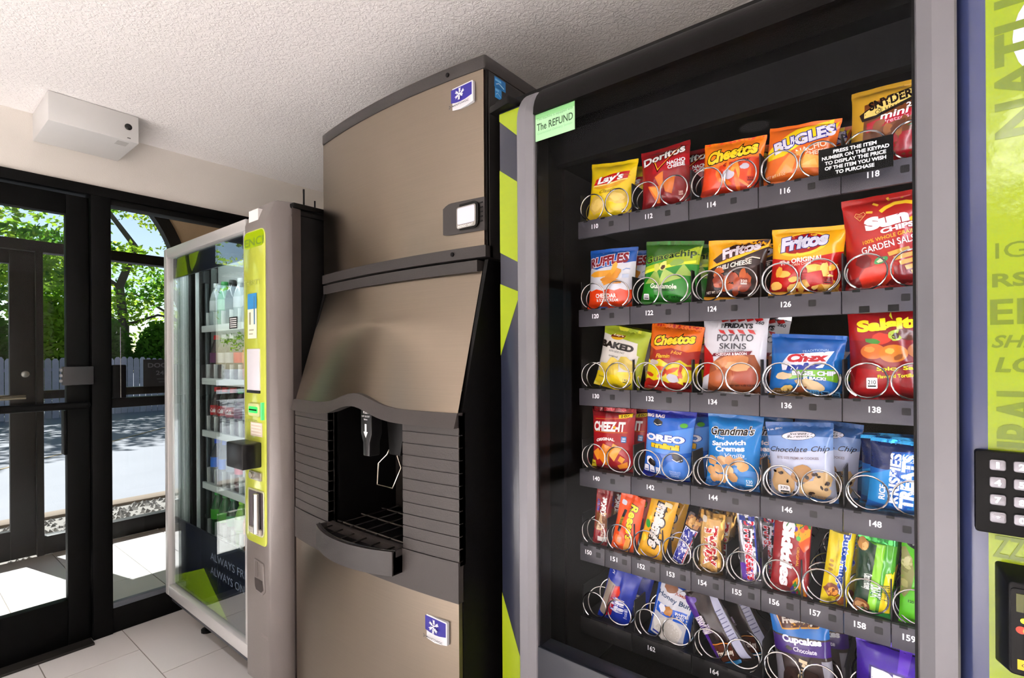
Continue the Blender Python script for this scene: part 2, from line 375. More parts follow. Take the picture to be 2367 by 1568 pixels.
# ---- outside
struct(MB().box(-80, -60, -.6, XL - .12, 60, -.25, mat('#7c7d82', .9, bump=.25, bscale=60, var=.12, vscale=.8, key='asphalt')), 'ground', label='grey asphalt parking lot')
gr = MB(); rg = random.Random(4)
gr.box(-6.1, -8, -.3, XO - .15, 8, -.13, mat('#757069', .9, var=.1, key='gravel bed'))
for k in range(2600):
    x, y, r = rg.uniform(-6.05, -4.85), rg.uniform(-1.5, 4.2), rg.uniform(.015, .04); a = rg.uniform(0, 6.3)
    vs = [(x + r * cos(a + t) * rg.uniform(.7, 1.1), y + r * sin(a + t) * rg.uniform(.7, 1.1), -.13) for t in (0, 1.57, 3.14, 4.71)] + [(x, y, -.13 + r * .8)]
    gr.add(vs, [(0, 1, 4), (1, 2, 4), (2, 3, 4), (3, 0, 4)], mat(rg.choice(['#807c76', '#77726b', '#8a857e']), .9))
gr.build('gravel_bed', label='pale gravel bed along the building', cat='gravel', kind='stuff')
MB().box(-6.3, -10, -.3, -6.1, 12, -.1, mat('#6f6050', .9, bump=.2, bscale=60, var=.08, key='concrete kerb')).build('kerb', bev=.02, label='tan concrete kerb edging the parking lot', cat='kerb', kind='structure')
ln = MB(); q = [(-9.3, .3), (-10.75, 1.65), (-11.85, 2.75), (-13.4, 4.15), (-16, 6.6)]
for a, b in zip(q[:-1], q[1:]): ln.add([(a[0], a[1], -.245), (a[0] + .06, a[1] - .12, -.245), (b[0] + .06, b[1] - .12, -.245), (b[0], b[1], -.245)], [(0, 1, 2, 3)], mat('#7a6430', .8))
ln.build('parking_stripe', label='faded yellow parking stripe on the asphalt', cat='stripe')
fe = empty('picket_fence', (-18, 3, -.25), label='weathered grey wooden fence across the parking lot', cat='fence')
fm = None; rg = random.Random(2)
Mf = [mat(c, .9, bump=.3, bscale=30, var=.15, key='weathered wood') for c in ('#a09ba4', '#918c94', '#aca7af')]
pk = []
for c in Mf: pk.append(MB().prism([(-.068, 0), (.068, 0), (.068, 1.56), (.03, 1.62), (-.03, 1.62), (-.068, 1.56)], 'x', -.012, .012, c).build('picket', fe, local=True))
for k in range(-45, 75):
    s = pk[k % 3] if -1 < k < 3 else None
    o = s or link('picket', rg.choice(pk).data, fe)
    o.location = (0, k * .15, rg.uniform(-.05, .02))
for z in (.35, 1.25): MB().box(-18.06, -4.5, -.25 + z, -18.012, 14.5, -.17 + z, Mf[0]).build('rail', fe)
# trees
def leaf_mat(c):
    m = bpy.data.materials.new('leaf'); m.use_nodes = True; n = m.node_tree; n.nodes.clear()
    o = n.nodes.new('ShaderNodeOutputMaterial'); mx = n.nodes.new('ShaderNodeMixShader'); df = n.nodes.new('ShaderNodeBsdfDiffuse'); tl = n.nodes.new('ShaderNodeBsdfTranslucent')
    oi = n.nodes.new('ShaderNodeTexCoord'); t = n.nodes.new('ShaderNodeTexNoise'); t.inputs['Scale'].default_value = 1.3
    r = n.nodes.new('ShaderNodeValToRGB'); a = lin(c); r.color_ramp.elements[0].position = .35; r.color_ramp.elements[1].position = .65
    r.color_ramp.elements[0].color = (a[0] * .55, a[1] * .7, a[2] * .6, 1); r.color_ramp.elements[1].color = (min(1, a[0] * 1.25), min(1, a[1] * 1.15), a[2], 1)
    n.links.new(oi.outputs['Object'], t.inputs[0]); n.links.new(t.outputs['Fac'], r.inputs[0])
    for q in (df, tl): n.links.new(r.outputs[0], q.inputs[0])
    mx.inputs[0].default_value = .5; n.links.new(df.outputs[0], mx.inputs[1]); n.links.new(tl.outputs[0], mx.inputs[2]); n.links.new(mx.outputs[0], o.inputs[0]); return m
ML = [leaf_mat(c) for c in ('#b4c846', '#8cae36', '#58862e', '#c0cc6c')]
M_bark = mat('#4a4038', .95, bump=.5, bscale=14, var=.25, key='bark')
def leaves(mb, c, r, n, size, m, rg, flat=.7):
    vs = []; fs = []
    for k in range(n):
        while True:
            p = Vector((rg.uniform(-1, 1), rg.uniform(-1, 1), rg.uniform(-1, 1)))
            if .15 < p.length < 1: break
        p = Vector((p.x * r[0], p.y * r[1], p.z * r[2])) + Vector(c)
        a = Vector((rg.gauss(0, 1), rg.gauss(0, 1), rg.gauss(0, flat))).normalized(); b = a.orthogonal().normalized(); s = size * rg.uniform(.6, 1.3)
        if b.length == 0: continue
        i = len(vs); vs += [p - a * s, p + b * s * .5, p + a * s, p - b * s * .5]; fs.append((i, i + 1, i + 2, i + 3))
    mb.add(vs, fs, m)
def tree(x, y, h, r, base, mi, n, label, size=.13, seed=0, limbs=7):
    rg = random.Random(seed); t = empty('tree', (x, y, -.25), label=label, cat='tree', group='trees behind the fence')
    tr = MB(); pts = [(x + rg.uniform(-.15, .15) * i, y + rg.uniform(-.15, .15) * i, -.25 + h * .85 * i / 6) for i in range(7)]
    tr.tube(pts, [.17 * (1 - i / 7.5) * h / 9 + .02 for i in range(7)], M_bark, 8); tr.build('trunk', t, smooth=True)
    cr = MB(); ends = []
    for k in range(limbs):
        i = rg.randint(2, 5); a = rg.uniform(0, 6.3); L = r * rg.uniform(.5, 1.05); p = Vector(pts[i])
        e = p + Vector((cos(a) * L, sin(a) * L, rg.uniform(.1, .6) * L)); md = (p + e) / 2 + Vector((0, 0, .15 * L))
        MB().tube([p, md, e], [.06, .04, .015], M_bark, 6).build('branch', t, smooth=True); ends += [md, e]
    for k in range(len(ends) * 3):
        e = ends[k % len(ends)]; c = (e.x + rg.gauss(0, .35 * r), e.y + rg.gauss(0, .35 * r), max(base, e.z + rg.gauss(.3, .28 * r)))
        q = rg.uniform(.35, .75) * r * .6; leaves(cr, c, (q, q, q * .55), n // (len(ends) * 3), size, ML[(mi + (k % 3 == 0)) % 4], rg)
    tag(cr.build('crown', t, fix=False), kind='stuff')
T = [(-21, 5.2, 9.5, 3.0, 2.2, 1, 7000, 'tall light green tree behind the fence beside the hedge'), (-24, 8.2, 11, 3.2, 3, 0, 5500, 'yellow green tree with open crown behind the fence'), (-20.5, 2.2, 10, 2.8, 1.2, 1, 6500, 'leafy tree with dark trunk behind the fence'),
     (-25, -1.5, 11, 3.4, 2, 2, 7000, 'broad dark green tree behind the fence'), (-22, -5.5, 9, 3, 1.5, 0, 7000, 'bright green tree at the end of the fence'), (-26, 12.5, 10, 3.2, 2, 2, 6000, 'green tree far along the fence'), (-12.5, 7.6, 9.5, 3.6, 3.4, 3, 4500, 'sparse tree with fine pale leaves overhanging the parking lot')]
for i, a in enumerate(T): tree(*a[:7], a[7], seed=11 + i, size=.10 if i < 6 else .06)
rg = random.Random(9)
for k in range(14):
    hb = empty('hedge_shrub', (-19.3, -5 + k * 1.35, -.25), label=('dense dark green shrub growing right behind the fence' if k % 3 else 'lighter green shrub among the dark ones behind the fence'), cat='shrub', group='shrubs behind the fence')
    cr = MB(); hh = rg.uniform(2.3, 3.1)
    MB().tube([(-19.3, -5 + k * 1.35, -.25), (-19.3, -5 + k * 1.35, .8)], [.05, .02], M_bark, 6).build('stem', hb)
    leaves(cr, (-19.3 + rg.uniform(-.3, .3), -5 + k * 1.35, hh * .5 + .1), (.6, .70, hh * .52), 2600, .11, ML[2 if k % 3 else 1], rg); tag(cr.build('foliage', hb, fix=False), kind='stuff')
struct(MB().box(-6.95, -.72, 3.45, XO - .15, 3.4, 3.6, M_trimw), 'ceiling_sun_block', label='unseen porch roof added over the entry to hold back the sun')  # unseen roof, put in to limit how far the sun reaches indoors
# ---- louvred ceiling light of the room, then added fill spots
M_lamp = mat('#fff9f6', .5, emit=10.0, key='lit diffuser'); M_lou = mat('#e8e8e6', .35, key='white louvre')
def troffer(x, y, label):
    t = empty('ceiling_light', (x, y, CZ), label=label, cat='ceiling light')
    MB().box(x - .3, y - .6, CZ - .012, x + .3, y + .6, CZ - .002, M_lamp).build('diffuser', t)
    f = MB()
    for a, b, c, d in ((-.32, -.62, -.3, .62), (.3, -.62, .32, .62), (-.3, -.62, .3, -.6), (-.3, .6, .3, .62)): f.box(x + a, y + b, CZ - .03, x + c, y + d, CZ - .001, M_lou)
    f.build('frame', t)
    for k in range(1, 3): MB().box(x - .3 + .2 * k - .006, y - .6, CZ - .03, x - .3 + .2 * k + .006, y + .6, CZ - .012, M_lou).build('louvre', t)
    for k in range(1, 4): MB().box(x - .3, y - .6 + .3 * k - .006, CZ - .03, x + .3, y - .6 + .3 * k + .006, CZ - .012, M_lou).build('louvre', t)
troffer(.60, -1.60, 'louvred ceiling light panel between the rows of added fill lamps')

M_trimr = mat('#e6e4e1', .4, key='white can trim')
def fill_downlight(i, x, y, label):  # unseen spots added so that floor bounce brightens the ceiling
    t = empty('fill_downlight', (x, y, CZ), label=label, cat='ceiling light', group='added fill lamps in the ceiling')
    n = 24; r0, r1 = .085, .065; q = MB()
    q.add([(x + r * cos(2 * pi * k / n), y + r * sin(2 * pi * k / n), z) for r, z in ((r0, CZ - .001), (r0, CZ - .006), (r1, CZ - .006), (r1, CZ - .001)) for k in range(n)], [(j * n + k, j * n + (k + 1) % n, (j + 1) * n + (k + 1) % n, (j + 1) * n + k) for j in range(3) for k in range(n)], M_trimr); q.build('trim_ring', t, smooth=True, angle=30)
    MB().lathe([(.064, 0), (.064, .002), (.001, .002)], mat('#fff8f5', .5, emit=3., key='lit lamp face'), 20, (x, y, CZ - .004)).build('lamp_face', t)
    ld = bpy.data.lights.new('lamp', 'SPOT'); ld.energy = DL if y > -1 else 1900; ld.spot_size = radians(82); ld.spot_blend = .5; ld.shadow_soft_size = .05; ld.color = (1, .975, .995)
    lo = bpy.data.objects.new('lamp', ld); COL.objects.link(lo); lo.parent = t; lo.location = (0, 0, -.012)
DL = 210
for i, (x, y, l) in enumerate(((-1.8, -.45, 'added ceiling fill lamp facing the drinks machine'), (-.6, -.55, 'added ceiling fill lamp in front of the ice machine'), (.45, -.55, 'added ceiling fill lamp in front of the snack machine'), (1.5, -.5, 'added ceiling fill lamp beside the end wall'), (-1.9, -2.1, 'added ceiling fill lamp by the side windows'), (-.7, -2.1, 'added ceiling fill lamp in the row by the facing wall'), (.8, -2.2, 'added ceiling fill lamp in the far corner by the facing wall'))): fill_downlight(i, x, y, l)
# ================================================================ ice machine
def steel_mat():
    m = bpy.data.materials.new('brushed steel'); m.use_nodes = True; n = m.node_tree; p = n.nodes['Principled BSDF']
    p.inputs['Metallic'].default_value = 1.; p.inputs['Roughness'].default_value = .3; p.inputs['Anisotropic'].default_value = .85; p.inputs['Anisotropic Rotation'].default_value = .25
    tg = n.nodes.new('ShaderNodeTangent'); tg.direction_type = 'RADIAL'; tg.axis = 'Z'; n.links.new(tg.outputs[0], p.inputs['Tangent'])
    tc = n.nodes.new('ShaderNodeTexCoord'); mp = n.nodes.new('ShaderNodeMapping'); mp.inputs['Scale'].default_value = (3, 3, 900.); t = n.nodes.new('ShaderNodeTexNoise'); t.inputs['Scale'].default_value = 1.5
    mx = n.nodes.new('ShaderNodeMix'); mx.data_type = 'RGBA'; c = lin('#8a7e70'); mx.inputs['A'].default_value = (*[x * .9 for x in c], 1); mx.inputs['B'].default_value = (*[x * 1.1 for x in c], 1)
    n.links.new(tc.outputs['Object'], mp.inputs[0]); n.links.new(mp.outputs[0], t.inputs[0]); n.links.new(t.outputs['Fac'], mx.inputs['Factor']); n.links.new(mx.outputs['Result'], p.inputs['Base Color'])
    return m
M_steel = steel_mat()
M_char = mat('#2a2625', .5, bump=.05, bscale=220, key='charcoal plastic')
M_gray = mat('#332e2c', .48, bump=.06, bscale=240, key='grey plastic')
M_side = mat('#060505', .5, spec=.2, bump=.04, bscale=160, key='black coated side')
M_dk = mat('#070606', .45, spec=.2, key='black plastic')
IX0, IX1 = -1.65, -.878
ice = empty('ice_machine', ((IX0 + IX1) / 2, 1.25, 0), label='tall stainless steel ice dispenser with dark trim between the two vending machines', cat='ice machine')
def yh(x, y0=.995, b=.028): s = (x - IX0) / (IX1 - IX0); return y0 - b * (1 - (2 * s - 1) ** 2)
def front_strip(x0, x1, z0, z1, yf, m, thick=.012, n=20, zb=None, zt=None):
    mb = MB(); X = [x0 + (x1 - x0) * i / n for i in range(n + 1)]; vs = []; fs = []
    for x in X:
        a = zb(x) if zb else z0; b = zt(x) if zt else z1
        vs += [(x, yf(x, a), a), (x, yf(x, b), b), (x, yf(x, b) + thick, b), (x, yf(x, a) + thick, a)]
    for i in range(n):
        for k in range(4): fs.append((4 * i + k, 4 * i + (k + 1) % 4, 4 * i + 4 + (k + 1) % 4, 4 * i + 4 + k))
    fs += [(3, 2, 1, 0), tuple(4 * n + k for k in range(4))]
    return mb.add(vs, fs, m)
hb = MB(); n = 16
pl = [(IX0 + (IX1 - IX0) * i / n, yh(IX0 + (IX1 - IX0) * i / n) + .012) for i in range(n + 1)] + [(IX1, 1.62), (IX0, 1.62)]
hb.prism(pl, 'z', 1.562, 2.05, mat('#211e1d', .5, key='dark grey panel')); hb.build('head_body', ice)
front_strip(IX0 + .002, IX1 - .008, 1.592, 2.055, lambda x, z: yh(x), M_steel).build('head_front_panel', ice, smooth=True, angle=30)
cap = MB(); pl2 = [(x, y - .016) for x, y in pl[:n + 1]] + [(IX1 + .004, 1.63), (IX0 - .004, 1.63)]
cap.prism(pl2, 'z', 2.052, 2.09, M_char); cp = cap.build('head_top_cap', ice, bev=.006)
for x, z, y in ((-1.0, 2.068, 0),): MB().lathe([(.006, 0), (.006, .003), (.001, .003)], M_dk, 12, (x, yh(x) - .007, z), 'y').build('screw', cp)
bb = front_strip(IX0, IX1, 1.562, 1.592, lambda x, z: yh(x) - .006, M_char, .03).build('head_base_band', ice, smooth=True, angle=30)
MB().lathe([(.006, 0), (.006, .003), (.001, .003)], M_dk, 12, (-.985, yh(-.985) - .009, 1.578), 'y').build('screw', bb)
cs = MB().box(IX1 - .012, 1.0, 1.562, IX1 - .002, 1.012, 2.052, M_dk); cs.build('corner_trim', ice)
# display
dp = empty('display_unit', (0, 0, 0)); dp.parent = ice; dp.location = (-.95 - ice.location.x, .98 - ice.location.y, 1.67)
dz0, dz1 = 1.632, 1.718
front_strip(-1.02, IX1 - .004, dz0, dz1, lambda x, z: yh(x) - .004, M_char, .012, 14, zt=lambda x: dz1 - .012 * max(0, (-.99 - x) / .03) ** 2, zb=lambda x: dz0 + .004 * max(0, (-.99 - x) / .03) ** 2).build('bezel', dp, smooth=True, angle=30)
yy = yh(-.95) - .004
MB().prism(rrect(-1.008, dz0 + .008, -.895, dz1 - .008, .016), 'y', yy - .0015, yy + .004, M_dk).build('recess', dp)
MB().prism(rrect(-.972, 1.645, -.903, 1.702, .006), 'y', yy - .003, yy, mat('#8d8a86', .4)).build('screen_frame', dp)
MB().prism(rrect(-.968, 1.656, -.907, 1.699, .004), 'y', yy - .0036, yy - .0028, mat('#b4b6d6', .25, emit=.45)).build('screen', dp)
for k in range(5): MB().box(-.893, yy - .002 + .004, 1.653 + k * .012, IX1 - .006, yy + .004, 1.656 + k * .012, M_dk).build('rib', dp)
decals([('t', 'INDIGO NXT', .5, .5, 1, 1, '#e8e8ea', {'sh': .2})], plane_S((-.968, yy - .003, 1.647), (1, 0, 0), (0, 0, 1), .056, .006, (0, -1, 0)), .056, .006, 'lettering', dp, 9, local=False)
# badge
def badge(par, x, y, z, W=.094, H=.062, slope=0):
    b = empty('badge'); b.parent = par; b.location = Vector((x, y, z)) - wloc(par)
    S = plane_S((x, y, z), (1, 0, 0), (0, 0, 1), W, H, (0, -1, 0))
    pts = [(0, .12), (.25, .04), (.5, .0), (.75, .04), (1, .12), (1, .97), (.97, 1), (.03, 1), (0, .97)]
    MB().prism([(x + p * W, z + q * H) for p, q in pts], 'y', y - .002, y + .006, mat('#d9d9de', .3)).build('plate', b)
    ops = [('p', [(.04, .42), (.3, .34), (.5, .32), (.7, .34), (.96, .42), (.96, .95), (.04, .95)], '#221a86')]
    for k in range(6):
        a = radians(60 * k + 30); c, s = cos(a), sin(a); r = .21; ax = H / W
        ops.append(('s', [(.5, .64), (.5 + r * 1.15 * c * ax, .64 + r * 1.15 * s)], .028, '#f2f2f6'))
        for d in (.45, .75, 1.0):
            for sg in (1, -1):
                a2 = a + sg * .8; e = .075
                ops.append(('s', [(.5 + r * d * c * ax, .64 + r * d * s), (.5 + (r * d * c + e * cos(a2)) * ax, .64 + r * d * s + e * sin(a2))], .02, '#f2f2f6'))
    ops += [('t', 'MANITOWOC', .56, .18, .66, .085, '#33343c'), ('s', [(.12, .25), (.19, .18), (.12, .11), (.13, .19)], .022, '#33343c')]
    decals(ops, lambda s, t, f: S(s, t, f + .002), W, H, 'emblem', b, 9, local=False, off0=.0005)
badge(ice, -1.006, yh(-.96) - .001, 1.966)
# side stickers
for (y, z, w_, h_, c1) in ((1.027, 2.018, .047, .028, '#1570b4'), (1.029, 1.99, .028, .03, '#2a86cc')):
    s_ = empty('side_sticker'); s_.parent = ice; s_.location = Vector((IX1, y, z)) - wloc(ice)
    decals([('r', 0, 0, 1, 1, c1), ('r', .08, .62, .6, .82, '#6fb6e6'), ('s', [(.15, .3), (.4, .5), (.85, .25)], .06, '#bfe0f5')], plane_S((IX1 + .0005, y, z), (0, 1, 0), (0, 0, 1), w_, h_, (1, 0, 0)), w_, h_, 'sticker_print', s_, 9, local=False)
# dispenser body
FY = .886
db = MB(); prof = [(1.62, 0), (1.62, 1.556), (1.0, 1.556), (FY + .014, 1.165), (FY + .014, .0)]
for xa, xb in ((IX0, IX0 + .012), (IX1 - .012, IX1)): db.prism([(y, max(z, .05)) for y, z in prof], 'x', xa, xb, M_side)
db.box(IX0 + .012, 1.15, .05, IX1 - .012, 1.61, 1.556, M_side); db.build('dispenser_body', ice)
for xx in (IX0 + .03, IX1 - .07):
    for yy_ in (.93, 1.52): MB().lathe([(.02, 0), (.02, .01), (.012, .012), (.012, .052)], mat('#8a8a8a', .35, .8), 10, (xx + .02, yy_, 0)).build('foot', ice, smooth=True)
def yd(x, z):
    s = (x - IX0) / (IX1 - IX0); b = 1 - (2 * s - 1) ** 2
    if z > 1.16: k = (z - 1.16) / (1.53 - 1.16); return FY + (1.0 - FY) * k - .028 * b
    return FY - .028 * b
front_strip(IX0, IX1 - .03, 1.526, 1.556, lambda x, z: yh(x) - .002, M_char, .03).build('dispenser_top_band', ice, smooth=True, angle=30)
XC = -1.262
zc = lambda x: 1.162 + .036 * exp(-((x - XC) / .105) ** 2)
sl = MB(); nx, nz = 26, 6
sl.grid(lambda u, v: ((IX0 + .003) + (IX1 - IX0 - .006 - .018 * v) * u, yd(IX0 + (IX1 - IX0) * u, zc(IX0 + (IX1 - IX0) * u) + (1.528 - zc(IX0 + (IX1 - IX0) * u)) * v), zc(IX0 + (IX1 - IX0) * u) + (1.528 - zc(IX0 + (IX1 - IX0) * u)) * v), nx, nz, M_steel)
sl.build('slanted_front_panel', ice, smooth=True)
front_strip(IX0, IX1, 0, 0, lambda x, z: yd(x, min(z, 1.15)) - .004 - .012 * (zc(x) - z > .02), M_gray, .03, 40, zb=lambda x: zc(x) - .034, zt=lambda x: zc(x) + .002).build('arched_lip', ice, smooth=True, angle=35)
OX0, OX1 = -1.414, -1.064
ZB, ZR = .735, 1.13
fp = lambda a, b, z0, z1, m, nm, par=ice, dy=0., n=10, zb=None: front_strip(a, b, z0, z1, lambda x, z: yd(x, z) + dy, m, .02, n, zb=zb).build(nm, par, smooth=True, angle=30)
# grey cheek panels made of boards
for nm, a, b in (('left_cheek', IX0, OX0), ('right_cheek', OX1, IX1)):
    ck = empty('cheek_panel'); ck.parent = ice; ck.location = Vector(((a + b) / 2, FY, .95)) - wloc(ice)
    k = 0; z = .80
    while z < 1.16: fp(a, b, z + .0012, min(z + .0297, 1.158), M_gray, 'board', ck, 0, 6); z += .0309
    front_strip(a, b, .79, 1.158, lambda x, z_: yd(x, z_) + .0025, M_char, .02, 6).build('backing', ck)
fp(IX0, IX1, .70, .80, M_gray, 'lower_band', ice, -.003, 20, zb=lambda x: .70)
front_strip(IX0 + .002, IX1 - .002, .05, .70, lambda x, z: yd(x, z), M_steel, .012, 20).build('lower_front_panel', ice, smooth=True, angle=30)
cv = MB(); yb_ = 1.12
cv.box(OX0 - .01, .90, .79, OX0, yb_, 1.2, M_dk); cv.box(OX1, .90, .79, OX1 + .01, yb_, 1.2, M_dk); cv.box(OX0, yb_, .79, OX1, yb_ + .01, 1.2, mat('#24211f', .35)); cv.box(OX0, .90, 1.19, OX1, yb_, 1.2, M_dk)
cv.build('cavity_liner', ice)
def tray_y(x): s = (x - OX0 + .012) / (OX1 - OX0 + .012); return .829 - .04 * (1 - (2 * s - 1) ** 2)
ty = empty('drip_tray'); ty.parent = ice; ty.location = Vector((XC, .9, .74)) - wloc(ice)
front_strip(OX0 - .012, OX1, .737, .80, lambda x, z: tray_y(x), M_char, .012, 16).build('tray_front', ty, smooth=True, angle=30)
tb = MB(); n = 16; X = [OX0 - .012 + (OX1 - OX0 + .012) * i / n for i in range(n + 1)]
tb.prism([(x, tray_y(x) + .006) for x in X] + [(OX1, 1.12), (OX0 - .012, 1.12)], 'z', .737, .782, M_dk); tb.build('tray_basin', ty)
MB().box(OX1 - .011, .83, .737, OX1, .89, .80, M_char).build('tray_end', ty, bev=.003); MB().box(OX0 - .012, .83, .737, OX0 - .001, .89, .80, M_char).build('tray_end', ty, bev=.003)
MB().tube([(x, tray_y(x) + .012, .799) for x in X], .003, mat('#1a1918', .2), 8).build('grate_rim', ty, smooth=True)
for k in range(6):
    x = OX0 + .03 + k * .058; MB().tube([(x, tray_y(x) + .014, .797), (x, 1.115, .797)], .0022, mat('#2a2826', .25), 6).build('grate_bar', ty)
for y in (.895, .98, 1.06): MB().tube([(OX0 + .002, y, .797), (OX1 - .002, y, .797)], .0024, mat('#57524d', .25, .3), 6).build('grate_bar', ty)
# chute, lever and wire loop
lv = empty('ice_lever'); lv.parent = ice; lv.location = Vector((-1.225, .88, 1.1)) - wloc(ice)
ch = MB(); ch.prism([(-1.252, 1.165), (-1.252, 1.085), (-1.242, 1.06), (-1.242, 1.022), (-1.212, 1.022), (-1.212, 1.06), (-1.202, 1.085), (-1.202, 1.165)], 'y', .868, .905, mat('#131213', .3))
ch.build('paddle', lv, bev=.003)
MB().prism([(-1.258, 1.18), (-1.208, 1.18), (-1.208, 1.14), (-1.258, 1.14)], 'y', .90, 1.0, M_dk).build('chute_block', lv)
MB().prism([(-1.22, 1.18), (-1.10, 1.18), (-1.13, 1.12), (-1.155, 1.02), (-1.205, 1.02)], 'y', .93, 1.06, M_dk).build('ice_chute', lv, bev=.004)
decals([('t', 'PUSH', .5, .92, .55, .09, '#e0e0e2'), ('t', 'CUP / BUCKET', .5, .78, .9, .06, '#c8c8ca'), ('t', 'Below', .5, .67, .4, .06, '#c8c8ca'), ('p', [(.4, .5), (.6, .5), (.6, .22), (.74, .22), (.5, .0), (.26, .22), (.4, .22)], '#f2f2f2')],
       plane_S((-1.248, .8677, 1.074), (1, 0, 0), (0, 0, 1), .042, .078, (0, -1, 0)), .042, .078, 'lettering', lv, 9, local=False)
MB().tube([(-1.268 + .04, .95, 1.03), (-1.262 + .03, .945, 1.015), (-1.297 + .03, .94, .985), (-1.29 + .03, .93, .925), (-1.218 + .03, .93, .925), (-1.192 + .03, .94, .985), (-1.215 + .03, .945, 1.015), (-1.205 + .03, .95, 1.03)], .0026, mat('#c9c1b4', .25, 1.), 8).build('wire_loop', lv, smooth=True)
badge(ice, -.999, yd(-.955, .6) - .001, .585, .09, .064)
# ================================================================ snack machine
SX0, SX1 = -.839, .345
snack = empty('snack_vending_machine', (-.25, 1.35, 0), label='snack vending machine with tall glass front and silver posts', cat='vending machine')
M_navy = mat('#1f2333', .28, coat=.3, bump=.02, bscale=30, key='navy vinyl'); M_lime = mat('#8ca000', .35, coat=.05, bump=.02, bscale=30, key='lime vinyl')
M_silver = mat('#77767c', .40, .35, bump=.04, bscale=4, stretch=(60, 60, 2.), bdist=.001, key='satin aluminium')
M_int = mat('#080605', .7, spec=.08, key='dark interior'); M_shelf = mat('#121112', .4, spec=.3, key='black shelf steel')
M_rail = mat('#3c3a40', .42, .2, key='grey shelf rail')
M_sg = glass_mat('display glass', (.99, .99, 1), 1.45, .1)
cb = MB(); T = 1.93
cb.box(SX0, 1.10, .06, SX0 + .05, 1.85, T, M_dk); cb.box(.09, 1.09, .06, SX1, 1.85, T, M_dk); cb.box(SX0, 1.80, .06, SX1, 1.86, T, M_dk)
cb.box(SX0, 1.06, T, SX1, 1.86, 1.985, M_dk); cb.box(SX0, 1.08, .06, SX1, 1.8, .36, M_dk)
cb.build('cabinet', snack)
ib = MB(); ib.box(-.765, 1.012, .36, -.745, 1.8, T, M_int); ib.box(.052, 1.055, .36, .08, 1.8, T, M_int); ib.box(-.745, 1.75, .36, .055, 1.79, T, M_int); ib.box(-.745, 1.115, 1.905, .055, 1.8, T, M_int); ib.box(-.745, 1.02, .36, .055, 1.75, .40, M_int)
ib.box(-.745, 1.15, .42, -.738, 1.75, 1.80, mat('#120e0d', .45, spec=.3))
ib.build('liner', snack)
MB().prism([(1.075, 1.86), (1.115, 1.80), (1.13, 1.795), (1.13, 1.92), (1.075, 1.92)], 'x', -.744, .054, mat('#030304', .5, spec=.05)).build('lamp_cover', snack)
for xx in (SX0 + .05, SX1 - .08):
    for y in (1.15, 1.75): MB().lathe([(.025, 0), (.025, .015), (.014, .02), (.014, .065)], M_dk, 10, (xx, y, 0)).build('foot', snack)
# door
def bull(y0, z0, r, n=8): return [(y0 + r - r * cos(.5 * pi * i / n), z0 + r * sin(.5 * pi * i / n)) for i in range(n + 1)]
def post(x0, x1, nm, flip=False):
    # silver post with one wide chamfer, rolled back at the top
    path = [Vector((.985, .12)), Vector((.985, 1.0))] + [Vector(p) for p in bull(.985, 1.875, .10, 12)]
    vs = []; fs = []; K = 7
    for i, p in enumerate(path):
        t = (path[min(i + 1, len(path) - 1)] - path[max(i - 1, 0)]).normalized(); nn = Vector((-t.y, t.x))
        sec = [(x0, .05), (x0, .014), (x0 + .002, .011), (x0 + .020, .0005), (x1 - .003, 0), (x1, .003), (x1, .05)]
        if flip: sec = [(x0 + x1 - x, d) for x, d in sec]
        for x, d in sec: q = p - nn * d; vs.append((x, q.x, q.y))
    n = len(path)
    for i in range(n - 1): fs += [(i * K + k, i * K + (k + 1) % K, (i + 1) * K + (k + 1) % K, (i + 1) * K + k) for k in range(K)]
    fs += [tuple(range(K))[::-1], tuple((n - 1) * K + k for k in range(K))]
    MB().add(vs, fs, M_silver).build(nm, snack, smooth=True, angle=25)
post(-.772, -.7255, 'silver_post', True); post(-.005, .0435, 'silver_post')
MB().prism([(1.0, 1.885)] + bull(.992, 1.885, .09) + [(1.09, 1.975), (1.09, 1.885)], 'x', -.7255, -.005, mat('#0b0909', .5, bump=.05, bscale=150, spec=.1, key='black top roll')).build('top_roll', snack, smooth=True)
MB().prism(bull(.998, 1.87, .09) + [(1.088, 1.87)], 'x', .0435, SX1, M_dk).build('top_roll', snack, smooth=True)
gl = MB().box(-.727, 1.002, .60, -.004, 1.006, 1.89, M_sg).build('display_glass', snack)
MB().box(-.727, .998, .12, -.004, 1.05, .60, mat('#20232d', .35, coat=.2)).build('lower_door_panel', snack, bev=.003)
MB().box(-.727, 1.006, .40, -.7215, 1.05, 1.89, M_dk).build('glass_gasket', snack); MB().box(-.009, 1.006, .40, -.004, 1.05, 1.89, M_dk).build('glass_gasket', snack)
ls = empty('left_decal_column'); ls.parent = snack; ls.location = Vector((-.805, 1., .1)) - wloc(snack)
MB().box(SX0, 1.0, .12, -.772, 1.09, 1.925, M_navy).build('column_panel', ls, bev=.004)
Sp = plane_S((SX0, 1.0, 0), (1, 0, 0), (0, 0, 1), .067, 2, (0, -1, 0)); zz = lambda *p: [(a, b / 2) for a, b in p]
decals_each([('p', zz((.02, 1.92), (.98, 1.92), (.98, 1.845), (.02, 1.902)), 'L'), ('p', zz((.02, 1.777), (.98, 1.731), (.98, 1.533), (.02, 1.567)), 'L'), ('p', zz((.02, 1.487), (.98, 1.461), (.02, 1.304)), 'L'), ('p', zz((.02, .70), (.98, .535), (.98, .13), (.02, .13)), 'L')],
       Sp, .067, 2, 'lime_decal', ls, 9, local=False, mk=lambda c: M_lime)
hg = MB(); hg.prism([(-.864, .99), (-.79, .975), (-.78, 1.0), (-.80, 1.10), (-.864, 1.10)], 'z', 1.926, 1.945, M_dk); hg.prism([(-.85, .998), (-.80, .99), (-.80, 1.08), (-.85, 1.08)], 'z', 1.945, 1.957, M_dk)
